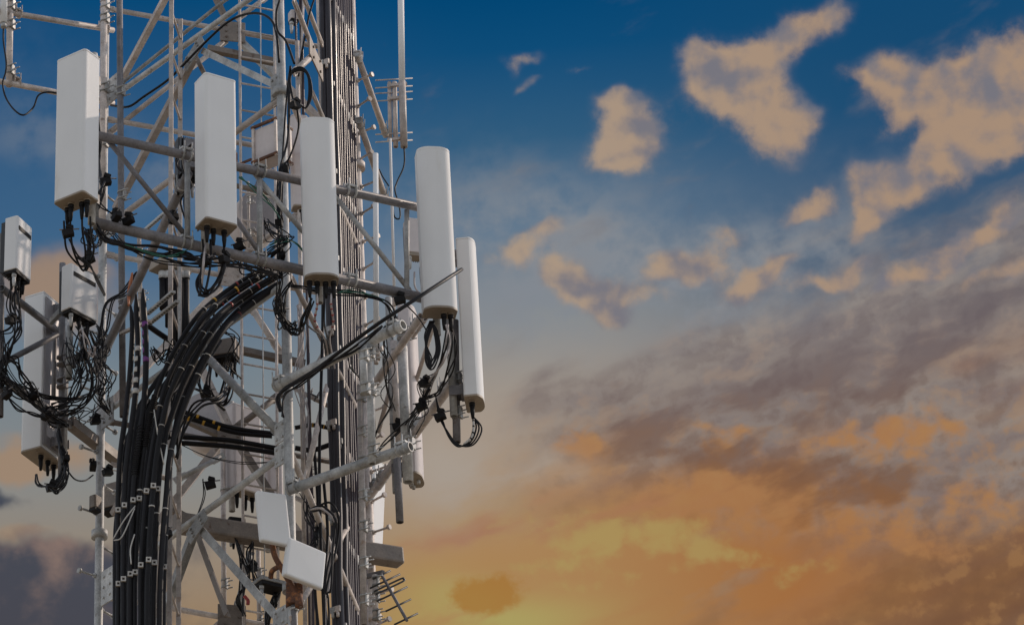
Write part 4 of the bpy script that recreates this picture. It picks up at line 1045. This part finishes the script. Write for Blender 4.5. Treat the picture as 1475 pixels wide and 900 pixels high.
# --- jumpers
G = lambda s: 'thin black jumper cables ' + s
bunch(3, 'thin black cable looping from the dark inner radio down behind the long brace', G('inside the tower'), [(300, 522, 25.4), (285, 545, 25.3), (297, 575, 25.3), (318, 570, 25.3), (328, 525, 25.4)], 6)
bunch(5, 'thin black cable looping from the dark inner radio down behind the long brace', G('inside the tower'), [(305, 520, 25.4), (300, 560, 25.3), (318, 580, 25.2), (332, 560, 25.3), (334, 522, 25.4)], 5)
bunch(3, 'black cable arching from the left bunch up over to the inner loops', G('inside the tower'), [(254, 660, 24.6), (262, 615, 24.6), (285, 582, 24.6), (315, 574, 24.8), (328, 556, 25.0)], 5, 1.6)
bunch(2, 'black cable arching from the left bunch up over to the inner loops', G('inside the tower'), [(246, 600, 24.4), (250, 568, 24.4), (272, 557, 24.5), (295, 565, 24.8), (324, 590, 25.0)], 4, 1.2)
# under panel 1
for k, x in enumerate((92, 101, 118, 130)):
    cable('jumper_cable', 'black jumper looping below the leftmost large white panel', G('under the leftmost large panel'), [(x, 312 + (k == 0) * 6, 22.05), (x + 1, 335, 22.1), (x + 5, 362, 22.2), (118 + k * 2, 384 + (k % 2) * 6, 22.4), (126 + k, 366, 22.5), (127 + k * 2, 330, 22.5)], 1.4, BLACK)
bunch(3, 'black jumper looping below the leftmost large white panel', G('under the leftmost large panel'), [(100, 345, 22.1), (112, 372, 22.2), (128, 380, 22.4), (140, 398, 23.2), (150, 425, 24.2)], 5, 1.1)
# along the lower front pipe
bunch(7, 'black cable sagging along underneath the lower front pipe', G('along the lower front pipe'), [(136, 318, 22.4), (150, 342, 22.4), (185, 356, 22.5), (225, 362, 22.6), (262, 368, 22.7), (285, 372, 22.8)], 8, 1.3)
bunch(4, 'black cable sagging along underneath the lower front pipe', G('along the lower front pipe'), [(170, 350, 22.5), (215, 368, 22.6), (255, 378, 22.7), (300, 385, 22.8), (350, 382, 22.9), (400, 398, 23.0)], 8, 1.1)
bunch(2, 'green earth wire trailing along the lower front pipe', 'green earth wires', [(180, 352, 22.4), (225, 366, 22.5), (250, 367, 22.6), (270, 360, 22.7)], 3, 0.7, GREENC, 'earth_wire')
bunch(2, 'thin cord trailing from the upper to the lower front pipe', G('along the lower front pipe'), [(150, 262, 22.5), (143, 290, 22.4), (165, 312, 22.4), (175, 318, 22.4)], 5, 0.9)
# under panel 2
for k, x in enumerate((292, 303, 322)):
    cable('jumper_cable', 'black jumper looping below the second large white panel', G('under the second large panel'), [(x, 345, 22.6), (x + 1, 368, 22.6), (x - 3 + k, 395, 22.6), (288 + k * 6, 424 - k * 3, 22.6), (283 + k * 2, 405, 22.7), (298, 380, 22.7), (310, 365, 22.8)], 1.6, BLACK)
bunch(3, 'black jumper looping below the second large white panel', G('under the second large panel'), [(322, 360, 22.6), (324, 385, 22.6), (312, 410, 22.65), (296, 422, 22.65), (286, 424, 22.65)], 4, 1.7)
bunch(3, 'pale jumper tail strapped beneath the second large white panel', 'pale jumper tails', [(296, 352, 22.58), (296, 380, 22.58), (290, 412, 22.58)], 4, 1.4, PALEC)
bunch(4, 'black cable running from the second large panel into the arc of thick cables', G('under the second large panel'), [(265, 372, 23.0), (290, 372, 22.9), (330, 378, 23.0), (372, 388, 23.5), (398, 392, 23.8)], 7, 1.1)
bunch(3, 'black lead running up the back of the second large panel', G('behind the second large panel'), [(272, 325, 22.9), (262, 290, 22.9), (270, 262, 22.9), (258, 235, 22.9), (275, 210, 22.9)], 6, 1.3)
# panel 3
for k, x in enumerate((447, 457, 467, 477)):
    o, w = cable('jumper_cable', 'black jumper dropping from the round-fronted panel into the long cable run', G('under the round-fronted panel by the run'), [(x, 424, 22.95), (x, 440, 22.95), (x + (k - 2) * 3, 465, 23.2), (466 + k * 3, 490, 24.2), (470 + k * 4, 530, 25.0)], 1.4, PALEC if k in (1, 3) else BLACK)
    if k in (1, 3):
        for i in range(5, 14, 2): ring(o, [w[i], w[i].lerp(w[i + 1], 0.5)], 0, 1, 0.0115, REDT, 'red_band')
bunch(6, 'thin black lead looping left from the round-fronted panel to the middle leg', G('under the round-fronted panel by the run'), [(450, 432, 23.1), (440, 460, 23.3), (428, 476, 23.6), (412, 462, 23.6), (408, 430, 23.6), (420, 405, 23.5)], 7, 1.1)
bunch(3, 'black cable along the lower front pipe towards the green wire', G('along the lower front pipe'), [(420, 412, 23.3), (470, 420, 23.4), (520, 424, 23.5), (556, 436, 23.5), (566, 460, 23.6), (560, 480, 23.6)], 4, 1.2)
bunch(2, 'green earth wire beside the black leads right of the cable run', 'green earth wires', [(487, 422, 23.4), (510, 419, 23.4), (535, 423, 23.5), (552, 432, 23.5)], 3, 0.8, GREENC, 'earth_wire')
# looms by the middle leg
bunch(3, 'black cable tied into the vertical loom in front of the middle leg', G('in the loom at the middle leg'), [(418, 95, 23.7), (417, 130, 23.7), (412, 200, 23.7), (404, 250, 23.6), (402, 310, 23.5), (403, 370, 23.4), (405, 400, 23.3)], 3.5, 1.6)
bunch(5, 'black cable tied into the vertical loom in front of the middle leg', G('in the loom at the middle leg'), [(407, 235, 23.6), (402, 300, 23.5), (404, 350, 23.4), (403, 400, 23.3), (402, 440, 23.5), (408, 470, 23.8)], 4.5, 1.1)
for k in range(3):
    cable('jumper_cable', 'black cable coiled in an upright loop above the round-fronted panel by the run', G('coiled above the round-fronted panel'), [(424, 150 + k, 23.7), (416 + k, 118, 23.7), (422, 101 + k * 2, 23.7), (436, 98 + k * 2, 23.7), (446 - k, 112, 23.7), (449 - k * 2, 138, 23.7), (440, 156, 23.7), (428, 150, 23.7), (430, 185, 23.7), (418, 225, 23.6), (406, 240, 23.6)], 1.4, BLACK)
bunch(3, 'thin green wire straggling between the white panels near the middle leg', 'green earth wires', [(345, 255, 23.3), (372, 275, 23.3), (390, 300, 23.4), (402, 315, 23.4)], 6, 0.8, GREENC, 'earth_wire')
bunch(3, 'thin green wire straggling between the white panels near the middle leg', 'green earth wires', [(388, 355, 23.4), (410, 348, 23.3), (430, 356, 23.3), (440, 368, 23.3)], 5, 0.7, GREENC, 'earth_wire')
bunch(9, 'thin black lead in the tangle where the front pipes pass the middle leg', G('in the tangle at the middle leg'), [(385, 318, 23.5), (396, 335, 23.4), (410, 350, 23.3), (395, 365, 23.3), (380, 380, 23.4), (392, 400, 23.4)], 14, 0.9)
bunch(6, 'thin black lead in the tangle where the front pipes pass the middle leg', G('in the tangle at the middle leg'), [(402, 420, 23.6), (398, 445, 23.6), (405, 468, 23.6), (418, 475, 23.6), (425, 465, 23.6)], 9, 1.0)
# arm cable
o, w = cable('tied_cable', 'black cable tied along the sloping grey arm and rising to the tall side-on panel', None, [(404, 592, 23.75), (400, 572, 23.75), (418, 555, 23.6), (455, 532, 23.3), (498, 500, 23.0), (545, 466, 22.75), (600, 430, 22.75), (640, 404, 22.95), (665, 388, 23.25)], 2.6, BLACK)
bunch(4, 'thin black lead tied loosely under the upper grey stand-off arm', G('under the upper grey arm'), [(408, 600, 23.75), (408, 566, 23.72), (430, 552, 23.6), (470, 528, 23.3), (510, 500, 23.0), (550, 470, 22.85)], 5, 1.3)
bunch(2, 'thin black lead tied loosely under the upper grey stand-off arm', G('under the upper grey arm'), [(470, 520, 23.4), (500, 510, 23.5), (506, 530, 24.2), (520, 545, 24.6)], 5, 1.2)
bunch(2, 'thin wire slanting from the lower front pipe to the coil under the end panel', G('under the end panel'), [(575, 430, 23.7), (600, 455, 23.7), (617, 480, 23.6)], 3, 0.8)
# coil under panel 4
for k in range(7):
    a = rnd.uniform(-4, 4)
    cable('coiled_cable', 'thin dark cable in the long coil hanging under the end round-fronted panel', 'coil under the end panel', [(623 + a, 462, 23.5), (614 + a * 0.7, 490 + a, 23.5), (613 + k * 1.5, 520 + a, 23.5), (622 + a, 532 - k, 23.5), (634 - k, 505, 23.5), (630 - k, 475 + a, 23.5), (622, 466, 23.5)], 0.95, BLACK)
bunch(4, 'black and pale jumper strung from the end panel down to the right frame', G('under the end panel'), [(644, 468, 23.45), (645, 490, 23.45), (638, 520, 23.6), (622, 545, 24.0), (612, 570, 24.4), (600, 590, 24.6)], 5, 1.2, mats=[BLACK, PALEC, BLACK, PALEC])
bunch(3, 'black and pale jumper strung from the end panel down to the right frame', G('under the end panel'), [(650, 470, 23.5), (654, 500, 23.55), (648, 530, 23.8), (630, 565, 24.1), (612, 575, 24.3), (590, 600, 24.7)], 5, 1.1)
bunch(3, 'black lead loosely tied along the sloping right frame pipe', G('on the right frame'), [(618, 560, 24.1), (600, 590, 24.5), (575, 620, 24.9), (552, 645, 25.4), (545, 652, 25.6)], 5, 1.1)
bunch(2, 'black lead hanging from the right frame brace', G('on the right frame'), [(566, 570, 25.0), (562, 590, 25.0), (545, 620, 25.4), (540, 640, 25.5)], 3, 1.0)
# panel 5
for k in range(4):
    cable('jumper_cable', 'thin cable swinging in a wide loop under the tall side-on panel', G('under the tall side-on panel'), [(680, 598, 23.9), (682 + k * 4, 614 + k, 23.9), (676 + k * 2, 634 + k * 2, 23.9), (660, 643 - k, 23.9), (646 - k, 628 - k * 3, 23.95), (636 - k, 600, 24.0), (628, 572, 24.1)], 1.2, BLACK)
o, w = cable('jumper_cable', 'white-ringed cable tail dropping from the single connector of the side-on panel', None, [(680, 596, 23.88), (682, 610, 23.88), (680, 628, 23.88), (668, 640, 23.9)], 1.5, WHITEC)
for i in range(1, 16, 3): ring(o, [w[i], w[i].lerp(w[i + 1], 0.7)], 0, 1, 0.0105, BLKP, 'black_ring')
cable('jumper_cable', 'yellow-ringed cable dropping from the pinkish radio box behind the end panel', None, [(597, 392, 25.4), (597, 410, 25.4), (602, 420, 25.4), (610, 425, 25.4)], 1.4, PALEC)
cable('jumper_cable', 'thin black cable dropping beside the yellow-ringed one behind the end panel', None, [(605, 385, 25.4), (606, 405, 25.4), (609, 424, 25.4)], 1.1, BLACK)
# top whip cables
for pts, lab, r in (([(582, 210, 27.6), (582, 238, 27.6), (572, 262, 27.55), (569, 275, 27.5), (575, 296, 27.4), (576, 314, 27.3), (568, 312, 27.3), (565, 290, 27.4), (562, 272, 27.5)], 'black cable hanging in a small loop from the thick whip antenna', 1.3), ([(546, 244, 27.6), (552, 256, 27.6), (560, 268, 27.6)], 'short black lead tied to the pale arm under the whip bracket', 1.2)):
    cable('jumper_cable', lab, None, pts, r, BLACK)
for pts, lab, r in (([(5, 42, 25.4), (5, 60, 25.4), (9, 90, 25.3), (8, 105, 25.3), (4, 120, 25.3), (8, 140, 25.3), (20, 158, 25.2), (34, 166, 25.2), (48, 155, 25.3), (55, 138, 25.3), (68, 133, 25.3), (86, 135, 25.3)], 'black cable swinging in a loop from the corner whip antenna to the pale pipe', 1.4),
                    ([(160, 152, 25.9), (185, 154, 25.6), (208, 139, 25.5), (240, 117, 25.3), (262, 96, 25.15), (295, 62, 24.9), (326, 34, 24.7), (350, 22, 24.5), (374, 20, 24.3), (392, 31, 24.1), (399, 55, 23.95), (402, 90, 23.9)], 'black cable climbing along the upper brace and arching over to the middle leg', 1.9),
                    ([(403, 0, 23.9), (398, 20, 23.9), (400, 45, 23.9), (412, 60, 23.9), (424, 92, 23.8)], 'black cable bending round the top of the middle leg', 1.8),
                    ([(455, -8, 25.0), (446, 20, 25.0), (440, 50, 25.0), (434, 80, 25.0), (430, 110, 25.0)], 'black cable dropping from the top edge beside the middle leg', 1.5)):
    cable('jumper_cable', lab, None, pts, r, BLACK)
bunch(3, 'black cable knotted behind the lower edge of the leftmost panel and its bracket', G('behind the leftmost large panel'), [(140, 168, 22.8), (143, 200, 22.8), (141, 235, 22.8), (146, 262, 22.7), (150, 270, 22.7), (142, 300, 22.6)], 4, 1.4)
# left radios
bunch(7, 'black jumper dropping from the small radio at the picture edge', G('under the left edge radio'), [(24, 412, 24.6), (24, 440, 24.6), (26, 470, 24.6), (14, 500, 24.7), (4, 530, 24.8), (2, 560, 24.8)], 7, 1.2)
bunch(3, 'black jumper dropping from the small radio at the picture edge', G('under the left edge radio'), [(16, 410, 24.6), (12, 440, 24.6), (18, 458, 24.6), (14, 475, 24.6), (-5, 480, 24.6)], 5, 1.2)
bunch(9, 'black jumper fanning down from the slotted white radio box', G('under the slotted radio box'), [(112, 475, 24.95), (115, 500, 24.95), (120, 530, 24.9), (112, 565, 24.9), (92, 585, 25.0), (70, 590, 25.1)], 10, 1.1, ends=0.9)
bunch(6, 'black jumper fanning down from the slotted white radio box', G('under the slotted radio box'), [(122, 478, 24.95), (128, 510, 24.95), (138, 550, 25.0), (125, 575, 25.0), (105, 590, 25.1), (84, 596, 25.2)], 8, 1.1, ends=0.9)
bunch(5, 'black jumper fanning down from the slotted white radio box', G('under the slotted radio box'), [(130, 478, 25.1), (142, 500, 25.3), (150, 470, 25.3), (158, 440, 25.3), (176, 425, 25.3), (196, 394, 25.2)], 7, 1.2)
bunch(4, 'pale jumper tail among the black leads under the slotted radio box', 'pale jumper tails', [(118, 474, 24.9), (122, 495, 24.9), (130, 512, 24.95), (136, 500, 25.0)], 8, 1.2, PALEC)
bunch(8, 'black cable laid along the lower left frame pipe', G('on the lower left frame pipe'), [(-6, 520, 24.8), (8, 545, 24.8), (30, 565, 24.9), (55, 585, 25.05), (80, 605, 25.25), (98, 612, 25.4)], 8, 1.2)
bunch(4, 'black cable laid along the lower left frame pipe', G('on the lower left frame pipe'), [(4, 516, 24.8), (20, 520, 24.8), (35, 545, 24.9), (60, 570, 25.0), (100, 575, 25.1), (132, 568, 25.2)], 6, 1.2)
bunch(3, 'thin black cable sagging below the lower left frame pipe', G('on the lower left frame pipe'), [(12, 572, 24.8), (25, 588, 24.8), (45, 596, 24.9), (66, 602, 25.0)], 4, 1.0)
bunch(7, 'black cable hanging in loops in front of the big turned-away left panel', G('hanging at the big left panel'), [(84, 608, 25.2), (86, 635, 25.2), (94, 660, 25.2), (92, 690, 25.2), (80, 706, 25.2), (70, 700, 25.2)], 5, 1.4)
bunch(3, 'black cable looping under the big turned-away left panel', G('hanging at the big left panel'), [(52, 684, 25.6), (54, 695, 25.5), (70, 700, 25.4), (86, 690, 25.3), (92, 665, 25.25)], 4, 1.4)
cable('jumper_cable', 'single black cable slung from the big left panel across to the left leg', None, [(96, 676, 25.25), (108, 690, 25.4), (122, 692, 25.7), (134, 684, 26.1)], 1.2, BLACK)
bunch(5, 'thin black wire crossing between the left frame and the left leg', G('between left frame and leg'), [(100, 600, 25.3), (112, 590, 25.5), (125, 600, 25.8), (140, 585, 26.1)], 12, 0.8)
bunch(12, 'thin dark lead in the dense tangle around the left leg beside the radio box', G('in the tangle at the left leg'), [(142, 470, 25.9), (150, 500, 25.8), (140, 520, 25.8), (156, 545, 25.8), (146, 570, 25.9), (158, 595, 26.0)], 12, 0.9)
bunch(4, 'orange sleeved lead near the top of the left cable bunch', 'orange sleeved leads', [(190, 394, 25.0), (188, 410, 25.0), (186, 422, 25.0), (185, 440, 24.9)], 2.0, 1.5, ORGT)
bunch(8, 'thin black lead in the tangle beside the flat cable ladder rail', G('beside the cable ladder'), [(220, 500, 24.5), (235, 515, 24.5), (250, 500, 24.5), (262, 520, 24.5), (240, 540, 24.5)], 12, 0.9)
bunch(5, 'thin black lead hanging among the lower inner braces', G('low inside the tower'), [(340, 775, 26.0), (348, 800, 26.0), (352, 830, 26.0), (346, 860, 26.0), (352, 885, 26.0)], 8, 1.2)
bunch(4, 'thin black lead hanging among the lower inner braces', G('low inside the tower'), [(364, 780, 26.0), (360, 800, 26.0), (366, 830, 26.0), (370, 850, 26.0)], 6, 1.1)
bunch(2, 'thin black wire strung loosely through the lower braces', G('low inside the tower'), [(292, 690, 25.4), (294, 715, 25.4), (284, 745, 25.4)], 3, 0.8)
bunch(2, 'thin black wire strung loosely through the lower braces', G('low inside the tower'), [(262, 640, 25.6), (300, 660, 25.6), (350, 668, 25.6), (402, 664, 25.6)], 3, 0.7)
bunch(5, 'black cable bundled low beside the tilted light grey box', G('low inside the tower'), [(405, 840, 25.4), (396, 862, 25.4), (388, 885, 25.4), (384, 910, 25.4)], 5, 2.0)
cable('jumper_cable', 'red sleeved cable end low inside the tower', None, [(352, 858, 25.8), (357, 864, 25.8), (357, 870, 25.8)], 2.6, REDT)

# --- black clamp blocks that tie the cables
def clamp_block():
    o = thing('cable_clamp', '', 'cable clamp', P(98, 336, 22.1), 'black clamp blocks on the cables')
    bm = newbm()
    box(bm, o.location + Vector((0, 0, 0)), Vector((0.045, 0, 0.012)), Vector((0, 0.03, 0)), Vector((-0.008, 0, 0.03)), 0.006)
    part('block', bm, BLKP, o)
    bm = newbm(); box(bm, o.location + Vector((0.012, -0.012, 0.048)), Vector((0.028, 0, -0.01)), Vector((0, 0.024, 0)), Vector((0.006, 0, 0.018)), 0.005); part('block', bm, BLKP, o)
    bm = newbm(); tube(bm, [o.location + Vector((-0.07, -0.02, 0.02)), o.location + Vector((0.09, -0.01, 0.035))], 0.006, 6); part('bolt', bm, STEELD, o)
    return o
spots = [(98, 336, 22.1, 'below the left connectors of the leftmost large panel'), (152, 262, 22.6, 'high behind the leftmost large panel'), (168, 312, 22.35, 'sitting on the lower front pipe near its left end'), (128, 374, 22.4, 'at the bottom of the leftmost panel jumpers'),
         (185, 318, 22.4, 'coiled beside the lower front pipe'), (250, 315, 22.8, 'on the slanting front brace'), (294, 378, 22.6, 'left one below the second large panel'), (323, 374, 22.6, 'right one below the second large panel'), (345, 355, 22.9, 'just right of the second large panel above the lower pipe'),
         (411, 245, 23.55, 'upper one on the loom at the middle leg'), (402, 322, 23.4, 'middle one on the loom at the middle leg'), (405, 370, 23.3, 'on the loom where the lower front pipe passes'), (403, 447, 23.6, 'lowest on the loom at the middle leg'), (425, 152, 23.65, 'tying the upright coil above the round-fronted panel'),
         (10, 568, 24.75, 'at the left picture edge on the frame pipe'), (48, 570, 24.95, 'halfway along the lower left frame pipe'), (66, 598, 25.1, 'where the left frame pipe meets the big panel'), (15, 462, 24.55, 'under the small edge radio'), (94, 662, 25.15, 'tying the loops beside the big left panel'), (74, 702, 25.2, 'at the foot of the loops under the big left panel'),
         (137, 606, 26.15, 'upper one on the outer side of the left leg'), (134, 671, 26.2, 'lower one on the outer side of the left leg'), (155, 680, 26.0, 'just inside the left leg'), (117, 514, 24.9, 'under the slotted radio box'), (573, 614, 24.9, 'on the right frame upright'), (607, 585, 24.3, 'on the sloping right frame pipe'), (612, 552, 24.0, 'below the cable coil'), (634, 600, 23.95, 'beside the side-on panel pole'),
         (303, 698, 25.4, 'hanging free among the lower braces'), (328, 762, 26.0, 'under the steel beam'), (363, 818, 26.0, 'low inside the tower'), (576, 432, 23.6, 'on the lower front pipe near its right end'), (296, 566, 24.9, 'on the arching cables inside the tower'), (540, 660, 25.3, 'at the end of the lower grey arm'), (238, 628, 24.5, 'beside the crossing black cables'), (240, 770, 24.3, 'low beside the cable ladder')]
proto = None
for k, (x, y, Y, where) in enumerate(spots):
    lab = 'small black cable clamp block ' + where
    if proto is None: proto = clamp_block(); proto['label'] = lab; continue
    dup(proto, P(x, y, Y), rnd.uniform(-1.5, 1.5), lab)

# --- further loose leads, thin and untidy
bunch(7, 'thin black lead straggling below the leftmost large panel and its pipe end', G('straggling at the left pipe end'), [(120, 330, 22.3), (128, 352, 22.4), (140, 345, 22.6), (150, 330, 22.6), (160, 345, 22.7), (178, 352, 22.8)], 12, 0.8)
bunch(6, 'thin black lead straggling between second and third large panels', G('between second and third panels'), [(345, 370, 23.0), (360, 392, 23.1), (382, 384, 23.2), (398, 398, 23.3), (420, 392, 23.3)], 12, 0.75)
bunch(5, 'thin lead dangling near the ends of the two grey stand-off arms', G('at the stand-off arm ends'), [(556, 470, 23.2), (552, 500, 23.4), (562, 530, 23.9), (556, 560, 24.4), (566, 590, 24.9)], 10, 0.8)
bunch(5, 'thin lead straggling down the right frame from the coiled cable', G('on the right frame'), [(625, 540, 24.0), (610, 560, 24.3), (615, 590, 24.3), (600, 610, 24.6), (590, 635, 24.8)], 10, 0.8)
bunch(6, 'thin dark wire looping behind the middle leg low down', G('behind the middle leg low down'), [(425, 690, 25.0), (440, 705, 25.0), (446, 740, 25.0), (455, 770, 25.0), (450, 800, 25.0), (462, 850, 25.0)], 9, 0.9)
bunch(5, 'pale lead twisting down between the middle leg and the long cable run', 'pale leads between leg and run', [(428, 440, 25.0), (436, 490, 25.0), (428, 540, 25.0), (440, 600, 25.0), (436, 660, 25.0)], 7, 0.9, PALEC)
bunch(8, 'thin black lead in the snarl round the foot of the slotted radio box', G('in the snarl under the slotted radio'), [(96, 490, 25.0), (104, 520, 24.9), (118, 545, 24.95), (134, 530, 25.1), (146, 505, 25.3), (150, 480, 25.4)], 14, 0.7)
bunch(6, 'thin black lead curling out beside the left picture edge', G('curling at the left edge'), [(2, 478, 24.6), (14, 510, 24.6), (8, 540, 24.7), (26, 560, 24.8), (44, 556, 24.9), (60, 580, 25.0)], 10, 0.75)
bunch(5, 'thin black lead hanging behind the arc of thick cables', G('behind the arc'), [(300, 440, 24.6), (318, 470, 24.8), (340, 485, 25.0), (330, 520, 25.2), (345, 545, 25.3)], 9, 0.8)

# --- a few more poles and pipes of the far side, seen through the tower
for x0, y0, x1, y1, Y, r, m, lab in ((321, 640, 323, 930, 27.3, 4.0, STEELW, 'pale upright pole at the edge of the shade-toned boxy panel inside the tower'),
        (372, 792, 374, 930, 26.9, 3.4, STEELW, 'pale upright pole low inside the tower under the steel beam'),
        (444, 600, 449, 930, 26.4, 3.2, STEELW, 'pale upright pole behind the thin dark cables low beside the cable run'),
        (357, 262, 359, 368, 27.2, 2.4, STEELW, 'thin pale pole in front of the lilac drum dish'),
        (200, 330, 203, 470, 26.6, 3.4, STEELW, 'pale upright pole behind the long dark stand-off pipe')):
    pole(lab, x0, y0, x1, y1, Y, r, m, clamps=(0.25, 0.7))
for a, b, r, lab in (((332, 266, 26.9), (412, 284, 27.0), 4.2, 'brown level pipe behind the second and third white panels'), ((422, 312, 26.6), (470, 330, 26.6), 3.4, 'short level pipe behind the round-fronted panel by the run'), ((425, 560, 26.4), (474, 585, 26.4), 3.4, 'short level pipe between the middle leg and the cable run'), ((425, 716, 26.4), (478, 742, 26.4), 3.6, 'short level pipe low between the middle leg and the cable run'), ((160, 668, 26.5), (245, 690, 26.5), 4.0, 'level pipe behind the hanging black cable bunch')):
    o = thing('cross_pipe', lab, 'pipe', P(*a), 'level pipes inside the tower'); pipe_pts(o, 'tube', P(*a), P(*b), r, BROWN if 'brown' in lab else STEELW, True)
    clamp(o, P(*a).lerp(P(*b), 0.5), P(*b) - P(*a), r, STEELD, UP)
